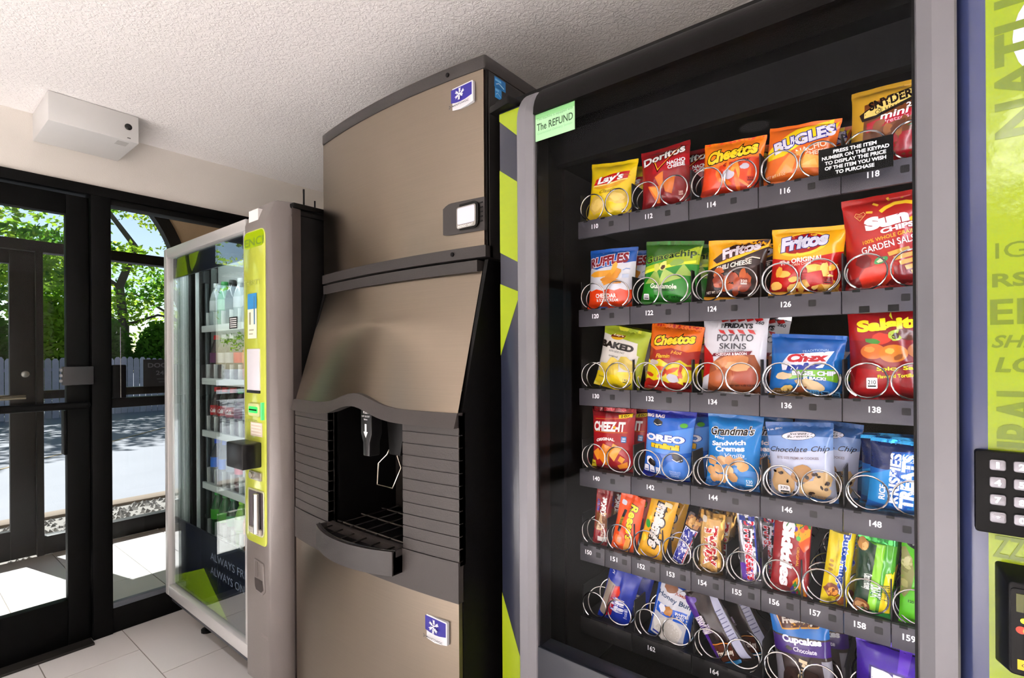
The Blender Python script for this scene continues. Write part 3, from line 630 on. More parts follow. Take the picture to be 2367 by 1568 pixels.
hg.build('hinge_cap', snack, bev=.004)
# right control column
rc = empty('control_column'); rc.parent = snack; rc.location = Vector((.2, 1., .1)) - wloc(snack)
bs = MB(); bs.prism([(.0435, 1.03), (.0435, 1.015), (.050, 1.006), (.062, 1.001), (.075, 1.0), (.075, 1.03)], 'z', .12, 1.93, mat('#353f6a', .22, 0., coat=.4, key='blue gloss strip')); bs.build('blue_strip', rc, smooth=True, angle=60)
def rip_mat():
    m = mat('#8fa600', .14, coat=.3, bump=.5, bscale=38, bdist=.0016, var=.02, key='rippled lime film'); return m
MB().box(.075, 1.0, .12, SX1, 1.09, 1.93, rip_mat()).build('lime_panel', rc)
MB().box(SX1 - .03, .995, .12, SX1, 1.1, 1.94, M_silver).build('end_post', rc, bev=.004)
G = '#6a7f03'; G2 = '#7f9b10'
W_, H_ = .235, 1.8; Sr = plane_S((.078, 1.0, .12), (1, 0, 0), (0, 0, 1), W_, H_, (0, -1, 0)); Z = lambda z: (z - .12) / H_
ops = [('e', .24, Z(1.742), .135, .032, '#d8dae6'),
       ('t', 'NATURE', .135, Z(1.745), .155, .22, G, {'rot': 90, 'b': .03}), ('t', 'IG', .095, Z(1.447), .14, .0125, G, {'b': 0.0}), ('t', 'RSTY', .19, Z(1.405), .36, .011, G, {'b': .03}), ('t', 'EEL', .17, Z(1.36), .34, .02, G), ('t', 'SHING', .18, Z(1.318), .35, .010, G, {'sh': .3, 'b': .02}), ('t', 'LO', .115, Z(1.285), .19, .012, G, {'sh': .2, 'b': .03}),
       ('t', 'NATURAL', .135, Z(1.155), .119, .22, G, {'rot': 90, 'b': .03}), ('t', 'ZZY', .11, Z(1.026), .21, .017, G, {'b': .02, 'sh': .1}), ('t', 'ICE COLD', .36, Z(.845), .6, .02, G)]
ops = [o for o in ops if o[0] != 't' or o[1] != 'ICE COLD']
decals_each(ops, Sr, W_, H_, 'panel_lettering', rc, 9, local=False, mk=lambda c: mat(c, .15, coat=.3, bump=.22, bscale=55, bdist=.0012))
kp = empty('keypad'); kp.parent = rc; kp.location = Vector((.13, .99, 1.1)) - wloc(rc)
KX, KZ = .060, 1.047
MB().prism(rrect(KX, KZ, KX + .105, KZ + .116, .004), 'y', .985, 1.003, mat('#040405', .45, spec=.15, key='keypad plate')).build('keypad_plate', kp, bev=.0015)
keys = ['1', '2', '3', '4', '5', '6', '7', '8', '9', '*', '0', '#']
for i, s in enumerate(keys):
    x = .0835 + (i % 3) * .0243; z = 1.1445 - (i // 3) * .0244
    k = MB().prism(rrect(x - .0085, z - .0075, x + .0085, z + .0075, .003), 'y', .981, .986, mat('#8b8a92', .35, .5)).build('key', kp, bev=.0015)
    decals([('t', s, .5, .5, (.2 if s == '1' else .3 if s == '*' else .42), (.32 if s == '*' else .6), '#f4f3fb', {'b': .05})], plane_S((x - .0085, .981, z - .0075), (1, 0, 0), (0, 0, 1), .017, .015, (0, -1, 0)), .017, .015, 'key_number', k, 9, local=False, mk=lambda c: mat(c, .4, emit=.5))
cr = empty('card_reader'); cr.parent = rc; cr.location = Vector((.14, .98, .93)) - wloc(rc)
rd = MB(); f0 = rrect(.0815, .862, .20, 1.005, .004); f1 = rrect(.090, .872, .195, .995, .006); n = len(f0)
rd.add([(x, 1.0, z) for x, z in f0] + [(x, .95, z) for x, z in f1], [tuple(range(n, 2 * n))] + [(i, (i + 1) % n, n + (i + 1) % n, n + i) for i in range(n)], mat('#0e0f12', .45, spec=.2)); rd.build('reader_housing', cr, bev=.002)
MB().prism(rrect(.0925, .876, .19, .988, .004), 'y', .947, .952, mat('#040405', .3, spec=.2)).build('reader_face', cr)
MB().box(.0975, .946, .958, .17, .948, .982, mat('#4c4f16', .3, emit=.05)).build('reader_screen', cr)
MB().lathe([(.0032, 0), (.0032, -.001), (.0005, -.0015)], mat('#e8ee20', .3, emit=2.), 12, (.1045, .947, .947), 'y').build('status_light', cr)
decals_each([('e', .1, .52, .055, .045, '#c8402c'), ('e', .17, .515, .055, .045, '#dfa04a'), ('r', .06, .05, .6, .17, '#e0b91c'), ('t', 'COMPLETE', .3, .11, .4, .04, '#584a10', {'sh': .3})], plane_S((.0925, .947, .876), (1, 0, 0), (0, 0, 1), .0975, .112, (0, -1, 0)), .0975, .112, 'reader_print', cr, 9, local=False)
# stickers on the glass
rf = empty('refund_sticker'); rf.parent = snack; rf.location = Vector((-.68, 1., 1.82)) - wloc(snack)
RW, RH = .1225, .0645
MB().box(-.7245, 1.0005, 1.8205, -.7245 + RW - .012, 1.0018, 1.8205 + RH, mat('#9fd3a0', .4)).build('sticker_card', rf); RW -= .012
decals([('r', 0, .82, 1, 1, '#7fc07e'), ('t', 'This machine is equipped with', .5, .78, .92, .13, '#5f9a62', {'b': 0}), ('t', 'The REFUND', .5, .5, .92, .27, '#234427', {'b': .012}), ('t', 'Guaranteed Delivery Sensor', .5, .25, .9, .12, '#7db487', {'b': 0})],
       plane_S((-.7245, 1.0005, 1.8205), (1, 0, 0), (0, 0, 1), RW, RH, (0, -1, 0)), RW, RH, 'lettering', rf, 9, local=False, off0=.0002, doff=.0001)
# ---- shelves
ROWS = [1.629, 1.402, 1.200, .992, .800, .613]; YS = 1.14; SXL, CW = -.690, .1436
M_wire = mat('#c9c6c4', .18, 1., key='coil wire')
def coil_mesh(r, hand, turns=6.2, pitch=.052, L=None):
    mb = MB(); pts = []; N = int(turns * 24); a0 = -.5 * pi + .5
    for i in range(N + 1):
        k = turns * i / N; a = a0 + 2 * pi * k; e = min(1, k); d = .12 * e * pitch if k < .78 else pitch * (.094 + (k - .78) * 1.2)
        pts.append((hand * r * cos(a), d, r * sin(a)))
    mb.tube(pts, .0017, M_wire, 6); return mb
coilL = coil_mesh(.0325, -1).build('coil', None, smooth=True, local=True); coilR = coil_mesh(.0325, 1).build('coil', None, smooth=True, local=True)
for c in (coilL, coilR): COL.objects.unlink(c)
cm = {-1: coilL.data, 1: coilR.data}
bpy.data.objects.remove(coilL); bpy.data.objects.remove(coilR)
M_tag = mat('#f3f3f6', .5, key='white number print')
div = {}
for r, z in enumerate(ROWS):
    n = 10 if r == 4 else 5; cw = CW * 5 / n
    sh = empty('shelf'); sh.parent = snack; sh.location = Vector((-.33, YS, z)) - wloc(snack)
    MB().box(SXL - .004, YS + .006, z + .012, SXL + 5 * CW, 1.70, z + .016, M_shelf).build('shelf_pan', sh)
    for k in range(n):
        x0 = SXL + k * cw
        MB().box(x0 + .0006, YS - .003, z - .025, x0 + cw - .0006, YS + .006, z + .0185, M_rail if r != 5 else M_shelf).build('rail_panel', sh, bev=.0012)  # lowest rail is coloured darker, painting in the dimmer light there
        for q in ((.16, .5, .84) if n == 5 else (.25, .75)): MB().box(x0 + cw * q - .006, YS - .0036, z + .0145, x0 + cw * q + .006, YS + .002, z + .0192, M_dk).build('notch', sh)
        MB().prism(rrect(x0 + cw * (.62 if n == 5 else .66), z - .007, x0 + cw * (.62 if n == 5 else .66) + .013, z + .006, .002), 'y', YS - .0034, YS - .002, M_shelf).build('clip', sh)
        num = str(110 + 10 * r + (2 * k if n == 5 else k))
        if num == '160': pass
        elif num != '128':
            xx = x0 + cw * (.35 if n == 5 else .36)
            decals([('t', num, .5, .5, 1, 1, 'w', {'b': .025})], plane_S((xx - .0095, YS - .003, z - .0055), (1, 0, 0), (0, 0, 1), .0185, .0115, (0, -1, 0)), .0185, .0115, 'slot_number', sh, 9, local=False, mk=lambda c: M_tag)
        else:
            for q in (.3, .6, .9): MB().box(x0 + cw * q - .016, YS - .0038, z - .024, x0 + cw * q + .0, YS, z - .012, M_dk).build('notch', sh)
        for s in ((-1, 1) if n == 5 else (-1,)):
            o = link('coil', cm[s], sh); o.location = Vector((x0 + cw / 2 + s * (.0345 if n == 5 else 0.), YS + .002, z + .0525)) - wloc(sh)
    for k in range(n + 1):
        x0 = SXL + k * cw
        MB().box(x0 - .0012, YS + .012, z + .016, x0 + .0012, 1.68, z + .092, M_shelf).build('divider', sh)
pz = empty('instruction_card'); pz.parent = snack; pz.location = Vector((-.09, 1.1, 1.63)) - wloc(snack)
MB().box(-.1465, 1.098, 1.626, -.035, 1.101, 1.681, mat('#030303', .6, spec=.1)).build('card', pz)
decals([('t', s, .5, .85 - .175 * i, w_, .12, '#f2f2f4', {'b': .03}) for i, (s, w_) in enumerate((('PRESS THE ITEM', .58), ('NUMBER ON THE KEYPAD', .9), ('TO DISPLAY THE PRICE', .82), ('OF THE ITEM YOU WISH', .82), ('TO PURCHASE', .52)))],
       plane_S((-.1465, 1.098, 1.626), (1, 0, 0), (0, 0, 1), .1115, .055, (0, -1, 0)), .1115, .055, 'lettering', pz, 9, local=False)
# lamps inside the machine: LED strips along the posts behind the glass and under the top
M_led = mat('#f8f6ff', .5, emit=30., key='LED strip')
for nm, b in (('led_strip', (.044, 1.02, .45, .051, 1.045, 1.86)), ('led_strip', (-.7445, 1.02, .45, -.738, 1.03, 1.86))): MB().box(*b, M_led).build(nm, snack)
MB().box(-.72, 1.02, 1.93, -.01, 1.05, 1.936, mat('#f8f6ff', .5, emit=105., key='bright LED strip')).build('led_strip', snack)
# ================================================================ snack bags
def foil(c, rough=.24):
    c = tuple(x ** 1.22 for x in lin(c))
    return mat(c, rough, bump=.3, bscale=38, bdist=.002, coat=.12, spec=.45, key='printed film')
FM = {'LED': None}
def fmat(c):
    if c.startswith('*'): return mat(c[1:], .22, .85, bump=.5, bscale=45, bdist=.003, key='metallic film')
    return foil(c)
def bag_surface(w, h, th, seed, t0=.055, t1=.935, bot=.85, pinch=.06, noise_a=.0026):
    def prof(s, t):
        tt = min(max((t - t0) / (t1 - t0), 0), 1)
        a = max(0, 1 - abs(2 * s - 1) ** 2.3) ** .62; b = max(0, sin(pi * tt ** bot)) ** .52
        return a, b, tt
    def S(s, t, f=0., side=-1):
        a, b, tt = prof(s, t)
        x = (s - .5) * w * (1 - pinch * b); z = t * h
        n = noise.noise(Vector((s * 4.2 + seed * 3.1, t * 4.5, seed))) * noise_a * (a + .15) * 1.6 + noise.noise(Vector((s * 11 + seed, t * 10, seed * 2.3))) * noise_a * .5 * a
        cr = sin(s * 26 + seed * 5) * .0016 * exp(-min(tt, 1 - tt) / .09) * (a if 0 < tt < 1 else .25)
        y0 = .004 * sin(s * 4.5 + seed) * max(0, t - .75) * 4 + .0025 * sin(s * 6 + seed * 2) * max(0, .12 - t) * 8
        y = y0 + side * (th * .5 * a * b + .0006) + n * (1 if side < 0 else -.6) + cr
        return Vector((x, y + side * f, z))
    return S, t0, t1
BAGS = {}
def bag(slot, name, label, cat, x, zb, w, h, th, base, ops, roll=0., yaw=0., lean=0., seal=None, Y=1.178, seed=None, group=None, second=None, t0=.055, t1=.935, bot=.85, pinch=.06, na=.0026, zig=False):
    seed = seed if seed is not None else slot * .37 % 7
    root = empty(name, (x, Y, zb), (radians(lean), radians(roll), radians(yaw)), label, cat, group)
    S, t0, t1 = bag_surface(w, h, th, seed, t0, t1, bot, pinch, na); m = fmat(base); ms = fmat(seal or base)
    mb = MB(); nu, nv = 20, 24
    for sd in (-1, 1): mb.grid(lambda u, v: S(u, t0 + (t1 - t0) * v, 0, sd), nu, nv, m)
    mb.build('wrapper', root, smooth=True, local=True, angle=180)
    for nm, a, b in (('bottom_seal', 0, t0 + .003), ('top_seal', t1 - .003, 1.)):
        q = MB()
        for sd in (-1, 1): q.grid(lambda u, v: S(u, a + (b - a) * v, .0003 * (1 + sin(v * 40)), sd) + Vector((0, 0, (.0016 * (int(u * 20) % 2) if zig and ((v > .99 and b == 1.) or (v < .01 and a == 0)) else 0))), nu, 6, ms)
        q.build(nm, root, smooth=True, local=True, angle=180)
    if ops: decals(ops, lambda s, t, f: S(s, t, f + .0002), w, h, 'printed_design', root, .0075, mk=fmat)
    BAGS[slot] = root
    if second:
        for (dx, dy, dr, lb) in second:
            c = copy_tree(root); c.location = (x + dx, Y + dy, zb); c.rotation_euler[1] = radians(dr); c['label'] = lb
    return root
def tx(s, x, y, w, h, c, **k): return ('t', s, x, y, w, h, c, k)
def chips(c, cols, n, x0, y0, x1, y1, rx, ry, seed):
    rg = random.Random(seed); return [('o', rg.uniform(x0, x1), rg.uniform(y0, y1), rx * rg.uniform(.7, 1.2), ry * rg.uniform(.7, 1.2), rg.choice(cols), rg.uniform(0, 180), rg.random()) for _ in range(n)]
def cal(x, y, n, c='#f4f4f4', tc='#222222', s=1.): return [('rr', x - .055 * s, y - .045 * s, x + .055 * s, y + .045 * s, c, .002), tx(n, x, y + .01, .08 * s, .035 * s, tc, b=.01), ('r', x - .04 * s, y - .03 * s, x + .04 * s, y - .018 * s, tc)]
def shine(*q): return []
GR = 'snack bags in the vending machine'
B = lambda slot, *a, **k: bag(slot, *a, **k)
# ---- row 110
B(110, 'chip_bag', 'yellow potato chip bag with red oval logo standing in slot 110', 'chip bag', -.622, 1.648, .131, .148, .05, '#e8cf10',
  [('e', .5, .62, .36, .10, '#d8a514', 8), ('p', [(.14, .56), (.5, .575), (.88, .66), (.9, .80), (.6, .77), (.2, .69), (.17, .62)], '#c31f26'), ('p', [(.14, .56), (.5, .575), (.88, .66), (.885, .68), (.5, .6), (.16, .585)], '#f0dc90'), tx("Lay's", .52, .675, .58, .16, '#ffffff', sh=.25, b=.04, oc='#7c1417', ow=.02, rot=7), tx('Classic', .5, .48, .36, .06, '#6b5a10', sh=.35, b=0, rot=6), ('o', .26, .26, .2, .14, '#d5b75e', 30, 3), ('o', .28, .25, .15, .1, '#e2c877', 30, 4), ('o', .72, .36, .22, .11, '#d9bd5a', -10, 5), ('o', .72, .37, .16, .07, '#e8d07e', -10, 6), ('s', [(.78, .72), (.84, .74), (.92, .72)], .012, '#b08b12')] + cal(.85, .15, '240', '#e8cf10', '#4d4310'),
  roll=7, second=[(.014, .055, 10, 'second yellow potato chip bag behind the front bag of slot 110')])
B(112, 'chip_bag', 'dark red tortilla chip bag with two orange chips in slot 112', 'chip bag', -.472, 1.648, .122, .150, .052, '#9c1b20',
  [('p', [(.0, .0), (1, 0), (1, .45), (.0, .3)], '#8c161c'), ('p', [(.3, .55), (1, .62), (1, .8), (.3, .72)], '#b8202e'), tx('Doritos', .5, .84, .86, .14, '#f7f3f2', b=.035, oc='#1d1215', ow=.03, rot=9), ('p', [(.3, .76), (.42, .56), (.82, .96), (.86, .95), (.43, .63), (.34, .77)], '#1d0c0c'), ('p', [(.32, .755), (.425, .585), (.81, .945), (.83, .94), (.43, .62), (.345, .755)], '#f39a35'), tx('NACHO\nCHEESE', .78, .66, .34, .13, '#ffffff', b=.03, rot=6, oc='#4a0d10', ow=.02), ('p', [(.36, .5), (.55, .56), (.52, .3), (.46, .32)], '#d07a20'), ('p', [(.2, .38), (.5, .34), (.44, .1), (.38, .1)], '#d5761c'), ('p', [(.24, .36), (.42, .33), (.4, .16)], '#e79a3a'), ('p', [(.52, .4), (.78, .46), (.7, .2), (.58, .24)], '#cf7a24')] + cal(.86, .2, '280', '#8c161c', '#e6c4b8'),
  roll=0, second=[(.03, .06, 5, 'second dark red tortilla chip bag behind the front bag of slot 112')])
B(114, 'chip_bag', 'orange and red crunchy cheese puff bag in slot 114', 'chip bag', -.327, 1.650, .130, .122, .05, '#e2531c',
  [('p', [(0, .52), (.3, .5), (.6, .6), (1, .64), (1, 1), (0, 1)], '#e98a12'), ('p', [(0, .0), (1, 0), (1, .2), (0, .12)], '#c43a1c'), tx('Cheetos', .5, .74, .84, .24, '#f6d32c', sh=.2, b=.05, oc='#16120e', ow=.06, rot=9), tx('Crunchy', .62, .55, .44, .08, '#5a2308', sh=.3, b=.01, rot=10)] + chips(0, ['#f08a2c', '#f5a040', '#e87820'], 10, .15, .15, .9, .5, .13, .035, 3) + [('o', .5, .34, .1, .08, '#cfc8d4', 0, 2), ('o', .76, .46, .07, .05, '#d8d0d8', 0, 5)] + cal(.86, .25, '330', '#c43a1c', '#4a1508'),
  roll=6, second=[(.016, .06, 7, 'second orange cheese puff bag behind the front bag of slot 114')])
B(116, 'chip_bag', 'orange corn snack bag with yellow and blue logo in slot 116', 'chip bag', -.197, 1.652, .130, .118, .052, '#e07a2c',
  [('p', [(.02, .5), (.3, .62), (.75, .9), (.98, .95), (.95, .78), (.7, .7), (.3, .42), (.04, .38)], '#efd41a'), ('p', [(.04, .4), (.02, .55), (.4, .88), (.9, 1), (.9, .9), (.4, .6)], '#efd41a'), tx('BUGLES', .54, .7, .86, .22, '#eceaf6', b=.05, oc='#2a2591', ow=.055, rot=17), tx('NACHO', .68, .52, .42, .1, '#fbe6cc', b=.02, rot=18), tx('CHEESE', .76, .44, .3, .07, '#fbe6cc', b=.02, rot=14), ('p', [(.14, .08), (.45, .16), (.5, .42), (.4, .46)], '#e39a44'), ('p', [(.5, .2), (.86, .2), (.8, .38), (.62, .42)], '#efb45c'), ('p', [(.55, .24), (.8, .24), (.76, .34)], '#f6c678'), ('p', [(.45, .46), (.66, .5), (.55, .38)], '#e8a850'), tx('NET WT 1.5 OZ', .2, .12, .3, .04, '#fbe6cc', b=0, rot=8)], roll=8,
  second=[(.015, .06, 6, 'second orange corn snack bag behind the front bag of slot 116')])
B(118, 'pretzel_bag', 'yellow and brown pretzel bag with red band in slot 118', 'snack bag', -.042, 1.650, .135, .150, .055, '#c9a238',
  [('p', [(.16, .0), (1, 0), (1, .85), (.16, .78)], '#7c4a26'), ('p', [(.16, .0), (.8, 0), (.8, .36), (.16, .3)], '#a01726'), ('p', [(.2, .52), (.75, .62), (.85, .70), (.85, .55), (.2, .4)], '#b01a32'), ('p', [(.1, .66), (.5, .84), (1, .98), (1, .74), (.75, .73), (.3, .56), (.14, .56)], '#2e1a14'), ('p', [(.16, .67), (.5, .83), (1, .96), (1, .78), (.75, .77), (.3, .6), (.16, .6)], '#e3cf7e'), tx("SNYDER'S", .50, .785, .58, .13, '#2e1a14', b=.04, rot=11), tx('OF HANOVER', .52, .675, .46, .05, '#3e2a1a', b=0, rot=11), tx('mini', .52, .58, .34, .09, '#ffffff', sh=.2, b=.02, rot=8), tx('Pretzels', .54, .505, .3, .05, '#f3c4cc', b=0, rot=8), ('r', .72, .46, .84, .54, '#5d7fae'), tx('240', .74, .66, .18, .06, '#ffffff', b=.02, rot=6), ('p', [(.66, .4), (1, .44), (1, .52), (.8, .46)], '#3e7a3c')] + chips(0, ['#8a5428', '#9c6430', '#6b3a1a'], 6, .25, .35, .65, .48, .1, .05, 8), roll=3,
  second=[(.012, .06, 3, 'second yellow pretzel bag behind the front bag of slot 118')])
# ---- row 120
B(120, 'chip_bag', 'blue and white ridged chip bag with orange lower half in slot 120', 'chip bag', -.618, 1.420, .134, .155, .05, '#d9dbe2',
  [('p', [(0, .0), (1, 0), (1, .32), (.88, .30), (.76, .33), (.64, .30), (.5, .33), (.38, .30), (.24, .33), (.1, .30), (0, .33)], '#dd4f1c'), ('p', [(0, .66), (.1, .68), (.24, .65), (.4, .69), (.55, .70), (.68, .74), (.82, .74), (1, .77), (1, 1), (0, 1)], '#1f5ea8'), tx('RUFFLES', .46, .80, .82, .17, '#8e1d2b', b=.05, oc='#e9e9f0', ow=.05, rot=6), ('o', .4, .58, .32, .06, '#e0a63c', 4, 4), ('o', .58, .52, .25, .09, '#d2962f', 35, 7), ('o', .62, .66, .13, .05, '#e3ad48', 70, 9), ('o', .56, .46, .22, .05, '#c98b28', -8, 2), tx('CHEDDAR', .45, .22, .46, .07, '#fbf3ee', b=.04), tx('& SOUR CREAM', .47, .15, .48, .05, '#fbf3ee', b=.02), ('s', [(.8, .62), (.86, .65), (.93, .64)], .012, '#6f94c8'), ('r', .8, .5, .92, .56, '#b9c4d8')] + cal(.92, .14, '230', '#dd4f1c', '#5a1c08'), roll=3, seal='#27579c',
  second=[(.022, .06, 4, 'second blue and white ridged chip bag behind the front bag of slot 120')])
B(122, 'chip_bag', 'green guacamole tortilla chip bag in slot 122', 'chip bag', -.470, 1.420, .138, .152, .052, '#2f8f2c',
  [('p', [(0, .7), (1, .78), (1, 1), (0, 1)], '#3c6b1e'), ('p', [(0, .58), (.4, .66), (.9, .9), (1, .92), (1, .64), (.6, .62), (0, .5)], '#a3b81e'), ('p', [(0, .52), (.5, .62), (.96, .70), (.96, .66), (.5, .57), (0, .47)], '#d6e23a'), tx('Guacachip', .5, .73, .92, .14, '#2d4a18', b=.03, oc='#a8bf3a', ow=.03, rot=10, arc=.15), ('p', [(.08, .32), (.42, .34), (.3, .56)], '#9db860'), ('p', [(.36, .3), (.78, .42), (.44, .56)], '#b3cb74'), ('p', [(.66, .46), (.96, .46), (.78, .64)], '#a5c168'), ('o', .3, .57, .05, .07, '#c9cf62', 10, 1), ('o', .42, .6, .06, .08, '#d7da7c', -30, 2), ('o', .42, .58, .035, .04, '#5c3c14', -30, 3), ('o', .66, .65, .12, .05, '#8fae52', 10, 5), tx('Guacamole', .46, .29, .5, .075, '#eef5e0', b=.03), tx('FLAVORED TORTILLA CHIPS', .47, .23, .42, .03, '#16451a', b=0), tx('1.5 OZ (43g)', .55, .13, .5, .045, '#16451a', b=0)] + cal(.13, .12, '220'), roll=7, seal='#2c7f28',
  second=[(.02, .055, 9, 'second green tortilla chip bag behind the front bag of slot 122')])
B(124, 'chip_bag', 'brown and yellow chili cheese corn chip bag in slot 124', 'chip bag', -.322, 1.420, .126, .133, .05, '#3c2018',
  [('p', [(0, .5), (.4, .62), (1, .92), (1, 1), (0, 1)], '#e0a91c'), ('p', [(0, .54), (.3, .62), (.8, .83), (1, .94), (1, .88), (.6, .68), (.2, .56), (0, .48)], '#f0bf2c'), ('p', [(.12, .66), (.55, .98), (1, 1), (.95, .9), (.6, .74), (.2, .6)], '#3f1c18'), tx('Fritos', .58, .83, .64, .18, '#e6dfe6', b=.05, oc='#7e2020', ow=.02, rot=18, sh=.15), tx('CHILI CHEESE', .5, .57, .62, .08, '#f4ece2', b=.03, rot=13, sh=.2)] + chips(0, ['#a84b20', '#b85a28', '#8f3c1a', '#c26a34'], 18, .1, .14, .85, .48, .1, .06, 12) + [tx('NET WT 2 OZ', .2, .13, .3, .04, '#f4ece2', b=0, rot=5), ('s', [(.7, .66), (.8, .7), (.92, .68)], .02, '#d9cdc0')] + cal(.72, .3, '320', '#8f3c1a', '#f8ece0', 1.3), roll=6, seal='#dfa61c',
  second=[(.02, .06, 8, 'second brown corn chip bag behind the front bag of slot 124')])
B(126, 'chip_bag', 'red and yellow original corn chip bag in slot 126', 'chip bag', -.184, 1.421, .133, .137, .054, '#c22018',
  [('p', [(0, .56), (.3, .5), (.6, .52), (1, .62), (1, 1), (0, 1)], '#e4ad1f'), ('e', .45, .74, .36, .18, '#f4cf4a', 8), ('e', .45, .75, .31, .15, '#a81c1a', 8), tx('Fritos', .46, .78, .66, .22, '#dcdcea', b=.06, oc='#2b2a78', ow=.04, rot=8, sh=.15), tx('The ORIGINAL', .45, .5, .62, .07, '#fbf0e6', b=.03, rot=6), tx('CORN CHIPS', .45, .44, .3, .035, '#fbe0c8', b=0, rot=6)] + chips(0, ['#e5b04a', '#efc268', '#d99c38', '#f0cb7c'], 22, .08, .05, .92, .42, .1, .055, 21) + [('p', [(.5, .3), (.75, .34), (.8, .16), (.6, .12)], '#bb1d1c')] + cal(.83, .2, '320', '#a81c1a', '#4d0a0a', 1.2), roll=4, seal='#e0aa20',
  second=[(.018, .06, 6, 'second red corn chip bag behind the front bag of slot 126')])
B(128, 'chip_bag', 'large red multigrain chip bag with yellow sun arc above the unnumbered rail', 'chip bag', -.044, 1.422, .138, .178, .055, '#b02a24',
  [('p', [(0, 0), (1, 0), (1, .3), (.5, .2), (0, .12)], '#8c1f22'), ('s', [(.44, .80), (.5, .84), (.6, .875), (.72, .875), (.82, .84), (.86, .76), (.83, .70), (.76, .67)], .05, '#e6c234')] + [('s', [(.64 + .3 * cos(a), .76 + .17 * sin(a)), (.64 + .38 * cos(a), .76 + .215 * sin(a))], .03, '#d9ae38') for a in (1.0, 1.45, 1.9, 2.4, 2.85)] +
  [tx('Sun', .50, .70, .50, .15, '#f3eff0', b=.08, rot=8), tx('CHIPS', .62, .605, .38, .055, '#f3eff0', b=.05, rot=8), tx('100% WHOLE GRAIN', .52, .525, .6, .04, '#f0b02c', b=.01, rot=8), tx('GARDEN SALSA', .54, .45, .68, .07, '#f6eae6', b=.01, rot=9), ('o', .42, .29, .08, .035, '#2f8a4a', 20, 2), ('o', .42, .29, .05, .018, '#e6d9b4', 20, 3), ('o', .36, .14, .2, .12, '#d8432c', 20, 6), ('o', .22, .3, .1, .07, '#7c1a1e', 0, 9)] + [('p', [(.5 + i * .06, .36 - i * .05), (.74 + i * .06, .40 - i * .05), (.76 + i * .06, .36 - i * .05), (.52 + i * .06, .32 - i * .05)], '#c9a04a') for i in range(5)] + [('s', [(.16, .78), (.2, .74), (.27, .8), (.25, .83), (.2, .815), (.16, .83), (.14, .80), (.16, .78)], .008, '#e0b070'), tx('Heart\nHealthy', .2, .79, .09, .035, '#e0b070', b=0)], roll=-2,
  second=[(.012, .065, 2, 'second large red multigrain chip bag behind the front one on the second shelf')])
# ---- row 130
B(130, 'chip_bag', 'white and yellow baked chip bag in slot 130', 'chip bag', -.606, 1.215, .128, .160, .05, '#dcd9d2',
  [('p', [(0, .0), (1, 0), (1, .38), (.5, .3), (0, .24)], '#e0cb1e'), ('p', [(0, .86), (.5, .82), (.82, .80), (.86, .62), (1, .58), (1, 1), (0, 1)], '#a9b83a'), ('p', [(.86, 0), (1, 0), (1, .6), (.9, .6)], '#a8b440'), ('e', .36, .835, .14, .045, '#d8b01c', 6), ('p', [(.2, .82), (.5, .84), (.52, .88), (.22, .86)], '#7e2f16'), tx("Lay's", .37, .86, .24, .035, '#f0e6c8', b=.03, sh=.2), tx('BAKED', .4, .70, .76, .105, '#2b211a', b=.06), tx('65% LESS FAT', .44, .61, .36, .03, '#4b4640', b=0, sh=.2), tx('original', .38, .53, .22, .035, '#3a332c', b=.01), ('o', .42, .38, .16, .14, '#d8c25c', 30, 3), ('o', .72, .46, .2, .1, '#ccb95a', -20, 6), ('o', .22, .32, .14, .09, '#d2bd54', 0, 8), ('r', .1, .16, .28, .18, '#a89a2a')] + cal(.74, .2, '140', '#e0cb1e', '#57500e', 1.2), roll=13, seal='#c9cc3a',
  second=[(.010, .06, 12, 'second white and yellow baked chip bag behind the front bag of slot 130')])
B(132, 'chip_bag', 'flame patterned orange and yellow hot cheese puff bag in slot 132', 'chip bag', -.466, 1.215, .128, .160, .052, '#a52a14',
  [('p', [(0, .66), (.2, .6), (.5, .66), (.8, .62), (1, .66), (1, 1), (0, 1)], '#d9731a'), ('p', [(0, .14), (.1, .17), (.2, .14), (.35, .18), (.5, .14), (.65, .18), (.8, .14), (1, .18), (1, .48), (.85, .44), (.7, .5), (.5, .42), (.3, .48), (.15, .42), (0, .46)], '#d9cc1e'), tx('Cheetos', .5, .78, .8, .15, '#f0cf2a', sh=.2, b=.05, oc='#17110d', ow=.06, rot=9), tx('Hot', .62, .6, .2, .05, '#e8a23c', b=.02, sh=.3), tx('Flamin', .36, .53, .3, .06, '#e8c43c', b=.02, sh=.3, rot=6)] + chips(0, ['#c2481e', '#d4622a', '#b03a18'], 9, .1, .2, .9, .45, .11, .03, 31) + [('o', .6, .22, .12, .07, '#c9c6cc', 0, 4), ('o', .18, .42, .1, .04, '#cfc2b8', 0, 6), ('p', [(0, .04), (1, .04), (1, .12), (0, .10)], '#b4201a')] + cal(.86, .14, '170', '#7c1a12', '#2c0a06', 1.1), roll=8, seal='#b0281a',
  second=[(.015, .055, 9, 'second flame patterned cheese puff bag behind the front bag of slot 132')])
